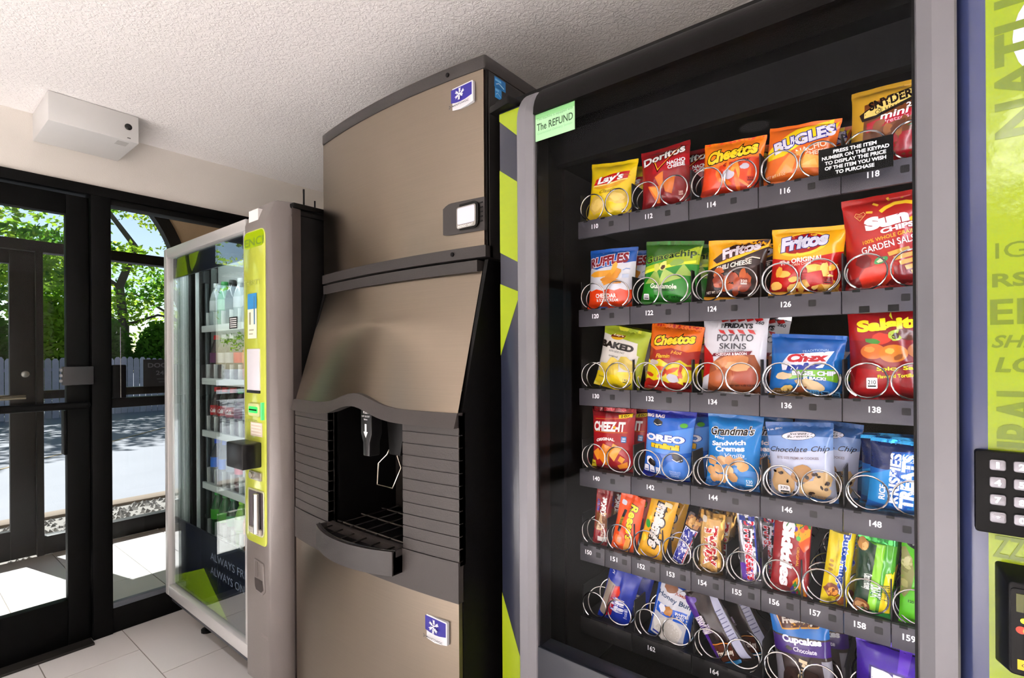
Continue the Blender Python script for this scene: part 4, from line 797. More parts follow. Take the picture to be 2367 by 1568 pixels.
B(134, 'chip_bag', 'white potato snack bag with red stripes and crisp picture in slot 134', 'chip bag', -.322, 1.213, .138, .180, .05, '#dcdce2',
  [('p', [(0, .62), (.2, .48), (.24, .3), (0, .2)], '#b3201f'), ('p', [(.1, .04), (.95, .04), (.97, .3), (.85, .5), (.4, .52), (.15, .36)], '#9c5a36'), ('o', .5, .4, .3, .1, '#c98a58', 10, 3), ('o', .7, .24, .26, .12, '#a8502f', -20, 5), ('o', .35, .22, .24, .12, '#b46a40', 20, 8), ('o', .6, .36, .2, .06, '#d9a878', 0, 9)] +
  [('p', [(.28 + i * .13, .93), (.37 + i * .13, .95), (.41 + i * .13, .91), (.32 + i * .13, .89)], '#bf2a2c') for i in range(5)] + [('p', [(.27 + i * .15, .80), (.36 + i * .15, .79), (.40 + i * .15, .74), (.31 + i * .15, .76)], '#bf2a2c') for i in range(4)] +
  [tx('TGI', .33, .845, .05, .035, '#23212a', b=.02, rot=90), tx('FRIDAYS', .58, .845, .44, .06, '#23212a', b=.05, rot=-2), tx('POTATO', .54, .70, .56, .085, '#4c4b54', b=.01), tx('SKINS', .52, .60, .42, .07, '#4c4b54', b=.01), tx('STYLE SNACK CRISPS', .5, .545, .4, .025, '#5a5560', b=0), ('p', [(.18, .47), (.78, .50), (.82, .545), (.22, .51)], '#7e1f34'), tx('CHEDDAR & BACON', .5, .505, .48, .032, '#f2e4e6', b=.03, rot=3), tx('NET WT. 1.75 OZ (49.6g)', .7, .13, .46, .03, '#2e2018', b=.02, rot=4), tx('260', .89, .88, .12, .04, '#33333c', b=.02, rot=-12)], roll=2, seal='*c9c9d0', zig=True,
  second=[(.02, .055, 6, 'second white potato snack bag behind the front bag of slot 134')])
B(136, 'snack_mix_bag', 'blue snack mix bag with green banner in slot 136', 'snack bag', -.186, 1.214, .134, .128, .052, '#1873b8',
  [('p', [(0, .68), (1, .74), (1, 1), (0, 1)], '#1c62a8'), ('p', [(.18, .52), (.28, .68), (.88, .76), (.82, .64), (.76, .5), (.2, .42)], '#e8e8f0'), tx('Chex', .54, .64, .56, .13, '#b81f30', b=.06, rot=5, sh=.2), tx('mix', .5, .5, .5, .12, '#1d3f9c', b=.07, rot=5, sh=.2), ('p', [(.3, .28), (.36, .44), (.9, .48), (.98, .40), (.95, .28), (.6, .36)], '#7ab32a'), tx('BAGEL CHIP', .64, .405, .58, .07, '#f4f4f8', b=.05, oc='#223a7a', ow=.03, rot=3), tx('IS BACK!', .66, .33, .3, .05, '#f4f4f8', b=.05, oc='#223a7a', ow=.03), tx('TRADITIONAL', .64, .75, .36, .035, '#a9cbe8', b=0, rot=7, arc=.3), ('o', .22, .33, .12, .06, '#d9c6a4', 10, 2), ('o', .6, .22, .2, .08, '#d4bd96', -14, 5), ('p', [(0, 0), (1, 0), (1, .12), (.7, .1), (.3, .14), (.1, .12)], '#8a6a34'), ('o', .28, .14, .1, .05, '#d9bc72', 20, 7), ('o', .45, .13, .12, .05, '#8a5030', 20, 8), tx('NET WT 1.75 OZ (49g)', .24, .07, .4, .04, '#f0e6cc', b=.01)] + cal(.66, .1, '210', '#6fb2e0', '#14305c', 1.1) + cal(.8, .1, '1', '#6fb2e0', '#14305c') + cal(.93, .1, '5', '#6fb2e0', '#14305c'), roll=4, seal='#1866ac',
  second=[(.02, .06, 5, 'second blue snack mix bag behind the front bag of slot 136')])
B(138, 'chip_bag', 'large crimson tortilla round bag with avocado and chips in slot 138', 'chip bag', -.042, 1.212, .134, .190, .055, '#8f0f18',
  [('p', [(.0, .0), (.6, 0), (.6, .3), (.1, .34)], '#a8121a'), ('p', [(0, .62), (.3, .6), (.4, .84), (0, .9)], '#a51219'), tx('Salsitas', .56, .765, .9, .12, '#e6dc22', b=.06, rot=3), ('p', [(.5, .84), (.54, .80), (.52, .88)], '#d0cc3a'), ('o', .4, .62, .12, .06, '#c9442c', 10, 2), ('o', .3, .60, .1, .025, '#4a8a34', -15, 3), ('o', .58, .65, .09, .06, '#a9bc4a', 20, 4), ('o', .57, .64, .04, .03, '#4e2f12', 0, 5), ('o', .72, .65, .13, .05, '#6b3a26', -20, 6), ('e', .3, .5, .15, .075, '#c8742c'), ('e', .54, .475, .17, .085, '#c27c1c'), ('e', .86, .5, .16, .08, '#a8661a'), ('o', .5, .5, .06, .03, '#dba84a', 0, 7), ('o', .6, .44, .06, .025, '#8f5414', 30, 8), ('o', .26, .52, .07, .03, '#dd9244', 0, 9), tx('Spicy Salsa', .62, .33, .56, .05, '#e6dc22', b=.03, rot=2), tx('Flavored Tortilla Rounds', .66, .265, .62, .035, '#e6dc22', b=.02, rot=3)] + cal(.28, .19, '210', '#f2f2f2', '#222222', 1.2), roll=-1, seal='#7c1016',
  second=[(.012, .065, 3, 'second large crimson tortilla bag behind the front bag of slot 138')])
# ---- row 140
B(140, 'cracker_bag', 'red cheese cracker bag in slot 140', 'snack bag', -.615, 1.003, .122, .166, .045, '#a81c28',
  [('p', [(0, .86), (1, .88), (1, 1), (0, 1)], '#8a2028'), tx('CHEEZ-IT', .46, .72, .78, .15, '#f2f0ee', b=.05, sh=.1, rot=3), ('r', .58, .70, .63, .735, '#e3a81c'), ('s', [(.08, .625), (.5, .635), (.9, .655)], .008, '#e0902c'), ('s', [(.1, .82), (.5, .84), (.86, .86)], .008, '#e0902c'), ('p', [(.68, .855), (.95, .885), (.94, .935), (.66, .905)], '#e9cf2a'), tx('2 OZ.', .81, .895, .2, .035, '#3a1a14', b=.04, rot=6), tx('ORIGINAL', .4, .51, .46, .045, '#fbf0ee', b=.05, rot=7, arc=.5), ('p', [(.06, .3), (.22, .38), (.34, .26), (.18, .18)], '#e39a2c'), ('p', [(.2, .24), (.36, .46), (.56, .42), (.46, .12), (.34, .14)], '#dd8e20'), ('p', [(.5, .3), (.6, .48), (.8, .42), (.6, .2)], '#e6a53a'), ('p', [(.68, .22), (.76, .3), (.86, .26), (.78, .18)], '#e0982c'), ('p', [(.66, .14), (.9, .22), (.9, .13), (.7, .09)], '#dc9024'), ('p', [(.0, .06), (.14, .06), (.12, .17), (0, .17)], '#e4cc2a'), tx('100%', .07, .12, .1, .03, '#5a2a14', b=.02)] + cal(.83, .55, '280', '#2f78b4', '#e8f0f8', 1.), roll=1, zig=True, seal='*8c2a30',
  second=[(.02, .05, 2, 'second red cheese cracker bag behind the front bag of slot 140')])
B(142, 'cookie_bag', 'blue sandwich cookie bag with dark cookies in slot 142', 'snack bag', -.476, 1.002, .118, .174, .05, '#2a6fc4',
  [('p', [(0, .84), (1, .92), (1, 1), (0, 1)], '#1c2fa4'), ('p', [(0, 0), (1, 0), (1, .08), (0, .12)], '#1832ac'), ('p', [(.0, .58), (.5, .7), (1, .8), (1, .46), (.5, .4), (0, .4)], '#5d97dc'), ('p', [(.0, .12), (.4, .12), (.6, .3), (1, .4), (1, .08), (0, .1)], '#4d8ad6'), tx('BIG BAG', .22, .885, .38, .045, '#f0e8ea', b=.04, oc='#46204a', ow=.02, rot=3), ('o', .28, .80, .1, .05, '#1b1718', 0, 2), ('s', [(.2, .785), (.28, .765), (.37, .785)], .014, '#e8e8ea'), ('e', .83, .81, .07, .03, '#5cb03a'), tx('OREO', .46, .605, .86, .095, '#eef0f6', b=.06, oc='#1d4aa8', ow=.05, rot=3), tx('mini', .5, .505, .62, .075, '#ecc22a', b=.07, oc='#2a3a1c', ow=.03, rot=2), ('o', .2, .26, .1, .08, '#e9e9ec', 60, 3), ('o', .24, .25, .07, .075, '#2c2120', 60, 4), ('o', .78, .38, .12, .05, '#241c1c', -30, 6), ('s', [(.68, .35), (.78, .325), (.88, .36)], .014, '#eceef2')] + cal(.1, .15, '', '#e2e6f0', '#3a5ca8') + cal(.24, .15, '', '#e2e6f0', '#3a5ca8') + cal(.38, .15, '', '#e2e6f0', '#3a5ca8') + [tx('CHOCOLATE\nSANDWICH\nCOOKIES', .74, .15, .22, .08, '#cfe0f4', b=0)], roll=5, seal='#1a30a8',
  second=[(.018, .055, 6, 'second blue sandwich cookie bag behind the front bag of slot 142')])
B(144, 'cookie_bag', 'bright blue mini vanilla sandwich creme bag in slot 144', 'snack bag', -.326, 1.004, .114, .168, .05, '#1585c6',
  [('p', [(0, 0), (1, 0), (1, .3), (.6, .34), (.3, .16), (0, .12)], '#5a97d2'), ('p', [(0, 0), (1, 0), (1, .1), (.5, .14), (0, .1)], '#1c7cc4'), tx("Grandma's", .48, .79, .82, .11, '#1a1714', sh=.3, b=.03, oc='#f2efe8', ow=.04, rot=6), tx('Mini', .26, .69, .2, .035, '#e6f2fa', b=.01), tx('Sandwich', .44, .635, .66, .06, '#f4f8fc', b=.04, rot=9), tx('Cremes', .48, .565, .56, .07, '#f4f8fc', b=.04, rot=8), tx('Vanilla', .58, .49, .38, .05, '#e8f2fa', b=0, sh=.3, rot=7), tx('Naturally & Artificially Flavored', .5, .45, .6, .025, '#a9d4ee', b=0, rot=5)] + [('o', x, y, .1, .065, c, 0, i) for i, (x, y, c) in enumerate(((.14, .38, '#c99f6c'), (.34, .4, '#cfa878'), (.5, .41, '#c29664'), (.68, .42, '#d2ab78'), (.28, .28, '#d2ab78'), (.48, .28, '#d8b482'), (.74, .36, '#d6b07c'), (.12, .24, '#c8a06c'), (.36, .16, '#d2a974'), (.56, .2, '#cca270'), (.2, .16, '#c69c68')))] + cal(.85, .16, '530', '#3f9ad2', '#f0f8fc', 1.4), roll=3, seal='#1d7dbc',
  second=[(.032, .05, 8, 'second bright blue vanilla cookie bag behind the front bag of slot 144')])
B(146, 'cookie_bag', 'pale blue chocolate chip cookie bag in slot 146', 'snack bag', -.187, 1.006, .122, .158, .052, '#c3c9dc',
  [('p', [(0, .82), (.4, .84), (1, .80), (1, 1), (0, 1)], '#3a6ca6'), ('p', [(0, .64), (1, .66), (1, .82), (.5, .84), (0, .82)], '#8ba6d2'), ('e', .5, .835, .26, .055, '#3c3a44', 4), ('e', .5, .835, .25, .05, '#e9e7ee', 4), tx('Sweet\nSerenity', .5, .838, .36, .065, '#2e2a30', sh=.3, b=0, rot=4), tx('3 oz. (85g)', .14, .91, .24, .03, '#eef2f8', b=.02, rot=12), tx('Chocolate Chip', .5, .66, .92, .085, '#3a3036', sh=.35, b=.005, rot=3), tx('BITE SIZE PREMIUM COOKIES', .48, .56, .64, .032, '#8c7c82', b=.01, rot=1), ('o', .22, .24, .18, .18, '#c3a478', 0, 2), ('o', .54, .36, .17, .11, '#b08a5c', 20, 5), ('o', .7, .16, .26, .13, '#cbb086', 0, 7), ('o', .84, .3, .14, .11, '#c8ad82', 0, 9)] + chips(0, ['#3c2a22', '#4a342a', '#2e201a'], 22, .1, .06, .92, .42, .035, .02, 5) + [('rr', .14, .1, .34, .2, '#f2f0ee', .004), tx('370', .24, .165, .13, .035, '#333333', b=.01), ('r', .18, .105, .32, .125, '#222222'), tx('NET WT 3.0 OZ (85g)', .7, .07, .5, .035, '#e6dcd2', b=0, rot=-3)], roll=-3, seal='#3f72ac',
  second=[(.026, .06, 4, 'second pale blue cookie bag behind the front bag of slot 146')])
B(148, 'treat_bar', 'metallic blue crisped rice treat pack in slot 148', 'snack bar', -.028, 1.004, .112, .138, .04, '#1d6fb6',
  [('p', [(0, .6), (1, .6), (1, .95), (0, .95)], '#122a5c'), ('p', [(.0, .14), (1, .1), (1, .56), (.5, .7), (.0, .5)], '#2a92cc'), ('p', [(.3, .12), (.62, .1), (.62, .88), (.3, .84)], '#1d62b4'), tx('KRISPIES', .36, .5, .66, .16, '#eef2f8', rot=90, b=.04), tx('TREATS', .54, .48, .72, .2, '#f4f6fa', rot=90, b=.06, oc='#2a86cc', ow=.05), tx('CRISPY MARSHMALLOW SQUARES', .78, .48, .6, .05, '#bfe0f2', rot=90, b=0), tx("RICE", .2, .3, .2, .09, '#eef2f8', rot=90, b=.03)], roll=4, seal='*2e8cc8', na=.004,
  second=[(-.012, .045, 1, 'second metallic blue treat pack behind the front pack of slot 148'), (-.024, .09, -2, 'third metallic blue treat pack at the back of slot 148')])
# ---- row 150 (single coils)
BW = dict(t0=.07, t1=.93, pinch=.03)
B(150, 'candy_bar', 'slim red wafer bar in slot 150', 'candy bar', -.645, .813, .042, .145, .02, '#8f1420',
  [('p', [(0, .3), (1, .36), (1, .62), (0, .6)], '#8a5a34'), ('p', [(.2, .3), (.55, .3), (.75, .62), (.4, .62)], '#d0b48c'), tx('KitKat', .52, .72, .32, .34, '#f6f0ee', rot=90, b=.05, sh=.2), tx('BIG KAT', .2, .74, .2, .16, '#2a3a9c', rot=90, b=.04), tx('KING SIZE', .6, .3, .26, .2, '#f0ddcc', rot=90, b=.02), ('r', .3, .1, .85, .19, '#f0e8e4')], roll=5, yaw=16, zig=True, Y=1.165, second=[(.012, .05, 6, 'second slim red wafer bar behind the front one of slot 150')], **BW)
B(151, 'candy_pack', 'orange peanut butter cup pack in slot 151', 'candy bar', -.583, .812, .066, .15, .026, '#e9601a',
  [tx("Reese's", .68, .56, .62, .3, '#f5d51e', rot=-90, b=.04, sh=.15, oc='#3a2110', ow=.05), ('p', [(.18, .34), (.3, .34), (.42, .74), (.3, .74)], '#2c1a14'), tx('2 PEANUT BUTTER CUPS', .29, .54, .36, .06, '#f0d020', rot=-96, b=0), ('p', [(.5, .04), (.72, .04), (.8, .3), (.6, .3)], '#d9a04a'), ('p', [(.72, .04), (.78, .04), (.86, .3), (.8, .3)], '#5a2c18'), ('rr', .12, .8, .34, .88, '#d8dce4', .004), ('o', .3, .2, .18, .1, '#ef8a4a', 0, 4), ('r', .26, .16, .4, .26, '#c9a48c')], roll=12, zig=True, Y=1.165,
  second=[(.004, .05, 10, 'second orange peanut butter cup pack behind the front one of slot 151'), (.012, .095, 9, 'third orange peanut butter cup pack at the back of slot 151')], **BW)
B(152, 'candy_pack', 'yellow chocolate candy pack with brown lettering in slot 152', 'candy bar', -.512, .812, .066, .165, .026, '#dcab14',
  [tx("m&m's", .55, .54, .66, .44, '#e6e2de', rot=-90, b=.08, oc='#33200f', ow=.09), ('e', .16, .52, .1, .06, '#3fa03c', 20), ('e', .12, .3, .12, .06, '#e6d024'), ('e', .2, .62, .06, .03, '#e8c820'), ('r', .55, .86, .85, .92, '#f0e6c0')], roll=15, Y=1.165, second=[(.012, .05, 14, 'second yellow chocolate candy pack behind the front one of slot 152')], **BW)
B(153, 'candy_bar', 'brown nougat bar with slanted white lettering in slot 153', 'candy bar', -.442, .818, .034, .128, .02, '#3a1a14',
  [('p', [(.0, .76), (1, .76), (1, .96), (0, .96)], '#a97c48'), ('p', [(.02, .02), (.8, .02), (.98, .74), (.1, .74)], '#dfe0ee'), ('p', [(.06, .03), (.7, .03), (.88, .73), (.16, .73)], '#2b3596'), tx('SNICKERS', .42, .38, .66, .46, '#eeeef6', rot=86, b=.05, sh=.2), ('s', [(.72, .05), (.92, .72)], .07, '#b03040')] + chips(0, ['#d9b478', '#c29a5c'], 7, .15, .8, .9, .93, .2, .035, 3), roll=20, Y=1.165, second=[(.022, .045, 14, 'second brown nougat bar behind the front one of slot 153')], **BW)
B(154, 'candy_bar', 'gold caramel cookie bar pack in slot 154', 'candy bar', -.369, .815, .054, .138, .022, '*b08a48',
  [('p', [(.1, .08), (.8, .05), (.84, .9), (.12, .88)], '#c9a56a'), tx('TWIX', .5, .47, .64, .5, '#b81c2a', rot=-90, b=.07, oc='#f0ece2', ow=.05), ('e', .72, .3, .1, .04, '#5a2412'), ('rr', .1, .82, .3, .92, '#d9d2c4', .004), ('p', [(.12, .06), (.2, .06), (.28, .28), (.14, .3)], '#dcb774')], roll=3, Y=1.163, seal='*8a6628', na=.004, second=[(.006, .045, 6, 'second gold caramel bar behind the front one of slot 154')], **BW)
B(155, 'candy_bar', 'silver whipped nougat bar with red and blue lettering in slot 155', 'candy bar', -.283, .812, .040, .160, .02, '*c9c9d4',
  [('p', [(.0, .3), (.5, .32), (.8, .06), (.1, .06)], '#6a3fa4'), ('p', [(.3, .6), (1, .5), (1, .9), (.2, .9)], '#3c3c48'), tx('3 Musketeers', .56, .47, .78, .5, '#c9283a', rot=-90, b=.04, oc='#e8e6f4', ow=.06), ('s', [(.2, .84), (.82, .8), (.9, .2)], .08, '#2d44a4'), ('r', .1, .86, .4, .92, '#3a4a9c'), ('r', .55, .86, .85, .92, '#4a5aac')], roll=-3, yaw=12, seal='*d6d6de', na=.004, Y=1.163, second=[(.022, .045, 0, 'second silver nougat bar behind the front one of slot 155')], **BW)
B(156, 'candy_pack', 'red fruit candy pack with rainbow corner in slot 156', 'candy bar', -.214, .814, .068, .168, .026, '#9c0f1e',
  [('p', [(.3, .82), (.5, .97), (.98, .97), (.98, .7), (.8, .66), (.6, .78)], '#3c8a3a'), ('p', [(.5, .8), (.7, .9), (.98, .84), (.98, .68), (.8, .64)], '#e2a41c'), ('p', [(.7, .66), (.98, .76), (.98, .62), (.86, .56)], '#d8641c'), ('p', [(.62, .18), (.76, .26), (.98, .04), (.98, 0), (.7, .02)], '#e29a1c'), ('p', [(.6, .12), (.7, .2), (.86, .0), (.7, .0)], '#3f8a3a'), ('p', [(.56, .08), (.64, .14), (.74, 0), (.6, 0)], '#5a3494')] + [('e', x, y, .06, .028, c) for x, y, c in ((.5, .9, '#4aa03a'), (.66, .88, '#d9c42a'), (.6, .82, '#6a3a9c'), (.78, .82, '#e0742a'), (.7, .72, '#5cb04a'), (.86, .86, '#c83a2a'))] + [tx('Skittles', .42, .5, .8, .34, '#f0eef0', rot=-90, b=.07), tx('ORIGINAL', .72, .5, .24, .07, '#d8a434', rot=-90, b=.01), ('rr', .1, .86, .24, .94, '#e8e0e0', .003)], roll=4, Y=1.165, second=[(-.004, .05, 3, 'second red fruit candy pack behind the front one of slot 156')], **BW)
B(157, 'candy_bar', 'yellow peanut butter bar with blue lettering in slot 157', 'candy bar', -.136, .812, .044, .172, .022, '#d8c512',
  [tx('Butterfinger', .62, .52, .7, .34, '#2350a4', rot=-90, b=.05, oc='#e8ecf0', ow=.05), tx('CRISPETY, CRUNCHETY', .36, .6, .4, .06, '#8a7a12', rot=-90, b=0), ('o', .35, .2, .3, .08, '#8a4f22', 30, 3), ('o', .4, .18, .2, .05, '#d99a3a', 30, 5), ('o', .75, .1, .2, .06, '#a8682a', 0, 6), ('r', .1, .85, .7, .89, '#6b6012')] + [('e', .2, .38 + i * .05, .09, .016, '#b08c1c') for i in range(4)], roll=7, yaw=10, zig=True, Y=1.163, seal='#b9a810', second=[(.008, .045, 8, 'second yellow peanut butter bar behind the front one of slot 157')], **BW)
B(158, 'granola_bar', 'green oats and honey granola bar pack in slot 158', 'snack bar', -.074, .813, .060, .150, .026, '#5aa52e',
  [('p', [(0, 0), (.42, 0), (.5, .9), (0, .95)], '#173f24'), ('p', [(.36, .06), (.58, .06), (.72, .92), (.5, .92)], '#8fc83e'), ('p', [(.66, .06), (.94, .1), (1, .62), (.78, .58)], '#e4d21c'), tx('NATURE VALLEY', .82, .34, .54, .16, '#1d4a1c', rot=-88, b=.03), tx("CRUNCHY", .56, .34, .44, .11, '#f2f4ec', rot=-88, b=.03, oc='#1f7a3a', ow=.04), tx("Oats 'n Honey", .32, .44, .5, .12, '#f2f4ec', rot=-88, b=.02), ('o', .14, .88, .14, .08, '#b98a4a', 0, 2), ('o', .2, .86, .08, .05, '#dcb478', 0, 3), ('o', .2, .1, .24, .09, '#8a5a34', 10, 5), ('o', .2, .11, .16, .05, '#c29a6c', 10, 6), ('p', [(.5, 0), (1, 0), (1, .1), (.5, .06)], '#2f9a48')], roll=4, zig=True, Y=1.163, seal='*3f9a48', second=[(.0, .05, 6, 'second green granola bar pack behind the front one of slot 158')], **BW)
B(159, 'nut_bag', 'bright green shelled pistachio bag in slot 159', 'snack bag', -.003, .812, .062, .170, .026, '#5fb51a',
  [('p', [(.0, .34), (.1, .3), (.26, .42), (.32, .58), (.26, .72), (.1, .84), (.0, .82)], '#8f8f5c')] + chips(0, ['#a9a872', '#b9b484', '#7c7c48'], 9, .04, .4, .2, .78, .09, .035, 6) + [('e', .36, .9, .26, .065, '#16180f'), tx('No\nShells', .36, .9, .22, .06, '#e4ead8', b=.01), tx('Wonderful', .72, .82, .4, .035, '#b4e068', b=.01), tx('Roasted & Salted', .66, .77, .5, .03, '#2a4a10', b=.02), tx('PISTACHIOS', .72, .5, .5, .26, '#2b5212', rot=90, b=-.005), tx('120 CALORIES', .5, .28, .6, .03, '#23420e', b=.02), tx('NET WT 1.25 OZ', .56, .235, .4, .018, '#3a6a1a', b=0)], roll=2, Y=1.163, second=[(.004, .05, 3, 'second bright green pistachio bag behind the front one of slot 159')], **BW)
# ---- row 160
B(160, 'pastry_pack', 'deep blue toaster pastry pack tilted beside slot 162', 'snack bag', -.617, .618, .086, .160, .03, '#1a3aa6',
  [('p', [(.02, .12), (.26, .06), (.36, .68), (.06, .72)], '#a89c90'), ('p', [(.24, .1), (.42, .16), (.56, .62), (.5, .7), (.34, .66)], '#b01f3a'), ('o', .46, .6, .12, .07, '#d8402c', 10, 3), ('s', [(.30, .66), (.26, .4), (.24, .12)], .03, '#7c2a2a'), tx('Pop·Tarts', .62, .4, .42, .3, '#e8eaf4', rot=98, b=.06, sh=.2, oc='#2a50c0', ow=.04), tx('strawberry', .36, .36, .3, .05, '#f0c8cc', rot=98, b=.01), tx('2', .2, .86, .1, .05, '#c8cce4', b=.03), tx('Frosted', .86, .32, .3, .06, '#c8d0ee', rot=98, b=.01)], roll=15, t0=.06, t1=.95, Y=1.172, second=[(.022, .05, 13, 'second deep blue toaster pastry pack behind the front one on the lowest shelf')])
B(162, 'pastry_pack', 'white and blue iced honey bun pack in slot 162', 'snack bag', -.474, .618, .098, .160, .035, '#2456ac',
  [('p', [(.06, .08), (.9, .08), (.94, .9), (.1, .92)], '#c9ccd4'), ('p', [(.06, .46), (.92, .44), (.92, .62), (.06, .60)], '#2f68c4'), ('o', .48, .26, .4, .2, '#dedcd8', 0, 3), ('o', .5, .24, .3, .14, '#cfccc6', 10, 5), ('o', .36, .88, .16, .07, '#8a5a34', 0, 6), tx('JUMBO', .66, .83, .34, .045, '#a0482a', b=.02, rot=-3), tx('Honey Bun', .5, .725, .82, .1, '#1d4468', b=.02, rot=-3), tx('WHITE\nICED', .74, .545, .28, .09, '#eef2f8', b=.03), ('o', .42, .55, .14, .07, '#b5813c', 20, 8), ('o', .26, .55, .1, .06, '#e6e8ee', 0, 9), ('r', .12, .12, .3, .15, '#3a4aa0')], roll=12, t0=.04, t1=.96, Y=1.172, second=[(.022, .055, 12, 'second white and blue honey bun pack behind the front one of slot 162')])
B(164, 'pastry_pack', 'dark brown and purple mini donut pack lying diagonally in slot 164', 'snack bag', -.312, .632, .082, .170, .036, '#33231f',
  [('p', [(.0, .02), (.12, .02), (.3, .9), (.1, .95), (0, .8)], '#56258e'), ('p', [(.72, .04), (.92, .02), (.98, .96), (.8, .96)], '#b9bcd0'), tx('Mini Donuts', .15, .55, .46, .2, '#efeaf2', rot=96, b=.04), tx('Frosted', .3, .5, .22, .12, '#cfc0da', rot=94, b=.01), ('p', [(.1, .08), (.66, .06), (.7, .26), (.2, .3)], '#5d301c'), ('s', [(.18, .31), (.45, .3), (.72, .27)], .03, '#d08a3c'), tx('Freshley', .4, .17, .5, .09, '#efe6da', b=.04, rot=-4, sh=.1), ('e', .3, .86, .09, .035, '#6a52a4'), ('p', [(.1, .0), (.6, 0), (.66, .05), (.1, .07)], '#2f86b8')] + [('r', .76, .3 + i * .05, .92, .31 + i * .05, '#6f7390') for i in range(8)], roll=-33, t0=.04, t1=.96, Y=1.168, second=[(.03, .06, -30, 'second dark mini donut pack behind the front one of slot 164')])
B(166, 'pastry_pack', 'chocolate cupcake pack with blue and purple header next to slot 164', 'snack bag', -.180, .612, .108, .168, .04, '#4a3c3a',
  [('p', [(0, .72), (1, .74), (1, 1), (0, 1)], '#2878bc'), ('p', [(0, .52), (1, .54), (1, .72), (0, .70)], '#4c2a80'), ('p', [(.1, .95), (.2, .78), (.84, .86), (.96, .98), (.6, 1), (.2, 1)], '#d0a048'), ('p', [(.12, .95), (.21, .80), (.83, .875), (.93, .98), (.6, 1), (.2, 1)], '#5d301c'), tx('Mrs', .34, .945, .16, .035, '#dcc0a0', b=.02), tx('Freshley', .5, .89, .56, .085, '#f0e8dc', b=.05, rot=5, arc=.2), tx('Cupcakes', .53, .69, .68, .1, '#eef2fa', b=.05, rot=2), tx('Chocolate', .58, .595, .4, .055, '#e6e0f0', b=.02), ('o', .3, .595, .06, .025, '#3a2a24', 0, 2), ('p', [(.0, .0), (.22, .0), (.14, .5), (0, .5)], '#8f8d96'), ('p', [(.88, .0), (1, 0), (1, .5), (.84, .5)], '#a09ea8'), ('o', .5, .18, .36, .24, '#3b2620', 0, 4)] + [('s', [(.46 + .06 * sin(i), .48 - i * .045), (.54 + .06 * sin(i + 1.6), .46 - i * .045)], .06, '#d9c6a4') for i in range(9)] + [('r', .4, .07, .8, .085, '#d8d4d0')], roll=-6, t0=.03, t1=.97, Y=1.172, second=[(.02, .06, -4, 'second chocolate cupcake pack behind the front one with blue header')])
B(168, 'pastry_pack', 'purple pack with big white lettering at the end of the lowest shelf', 'snack bag', -.040, .606, .130, .160, .05, '#4a1d9c',
  [('p', [(.5, .74), (.62, .74), (.66, .96), (.52, .96)], '#6a3cbc'), ('p', [(.74, .74), (.88, .74), (.92, .94), (.78, .96)], '#5c30ae'), tx('BIG', .56, .60, .74, .22, '#eeeaf4', b=.09, oc='#321070', ow=.06, rot=-1), tx('TEXAS', .56, .36, .8, .18, '#eeeaf4', b=.08, oc='#321070', ow=.06)], roll=2, Y=1.172, seal='*45308a', second=[(.01, .06, 1, 'second purple pack behind the one with big white lettering')])
# ================================================================ drinks machine
DX0, DX1, DY = -2.735, -1.69, .85
drk = empty('drinks_vending_machine', (-2.2, 1.25, 0), label='glass front drinks vending machine with silver frame and taupe control column', cat='vending machine')
M_fr = mat('#c2c1c0', .35, .5, key='pale silver frame'); M_tau = mat('#69625f', .32, .15, coat=.25, bump=.03, bscale=200, key='taupe moulded plastic'); M_tau2 = mat('#3a3331', .4, key='dark taupe'); M_white = mat('#d5dad8', .4, key='white liner')
M_nav2 = mat('#161a2c', .3, key='navy print')
cb = MB(); cb.box(DX0 + .01, .925, .17, DX0 + .05, 1.66, 1.80, M_dk); cb.box(-1.90, .90, .17, DX1 - .002, 1.66, 1.80, M_dk); cb.box(DX0 + .01, 1.60, .17, DX1 - .002, 1.66, 1.80, M_dk); cb.box(DX0 + .01, .925, 1.80, DX1 - .002, 1.66, 1.825, M_dk); cb.box(DX0 + .01, .925, .17, DX1 - .002, 1.66, .42, M_dk)
cb.build('cabinet', drk, bev=.004)
MB().box(-1.78, .90, 1.82, DX1 + .012, 1.02, 1.838, M_dk).build('hinge_cover', drk, bev=.004)
for x in (DX0 + .07, DX1 - .09):
    for y in (.99, 1.58): MB().lathe([(.03, 0), (.03, .012), (.016, .02), (.016, .175)], M_dk, 12, (x, y, 0)).build('leg', drk, smooth=True)
MB().box(DX0 - .004, .86, .17, -1.90, .93, .212, mat('#2b2d36', .35)).build('kick_strip', drk, bev=.008)
ln = MB(); ln.box(-2.70, .93, .43, -2.685, 1.58, 1.79, M_white); ln.box(-2.7025, .862, .43, -2.696, .93, 1.79, M_white); ln.box(-1.915, .93, .43, -1.90, 1.58, 1.79, M_white); ln.box(-2.685, 1.57, .43, -1.915, 1.585, 1.79, M_white); ln.box(-2.685, .93, 1.775, -1.915, 1.585, 1.79, M_white); ln.box(-2.685, .93, .425, -1.915, 1.585, .44, M_white)
ln.build('liner', drk)
for k in range(4): MB().box(-2.697, .868 + k * .016, .46, -2.692 - .001 * (k % 2), .875 + k * .016, 1.74, mat(('#f4f8f6', '#9aa5a0')[k % 2], .4)).build('door_reveal_rib', drk, bev=.001)
for k in range(9): MB().box(-2.686, .95 + k * .068, .46, -2.678, .965 + k * .068 + .012 * (k % 3), 1.74, mat(('#eef2f0', '#aab5b0', '#8d9894')[k % 3], .4)).build('liner_rib', drk, bev=.002)
rl = MB(); rl.box(-2.672, .985, .46, -2.655, 1.0, 1.72, mat('#5d6464', .35, .6)); rl.build('lift_rail', drk, bev=.002)
MB().box(-2.68, .975, 1.66, -2.645, 1.0, 1.72, mat('#2a2c2e', .4)).build('lift_bracket', drk, bev=.003)
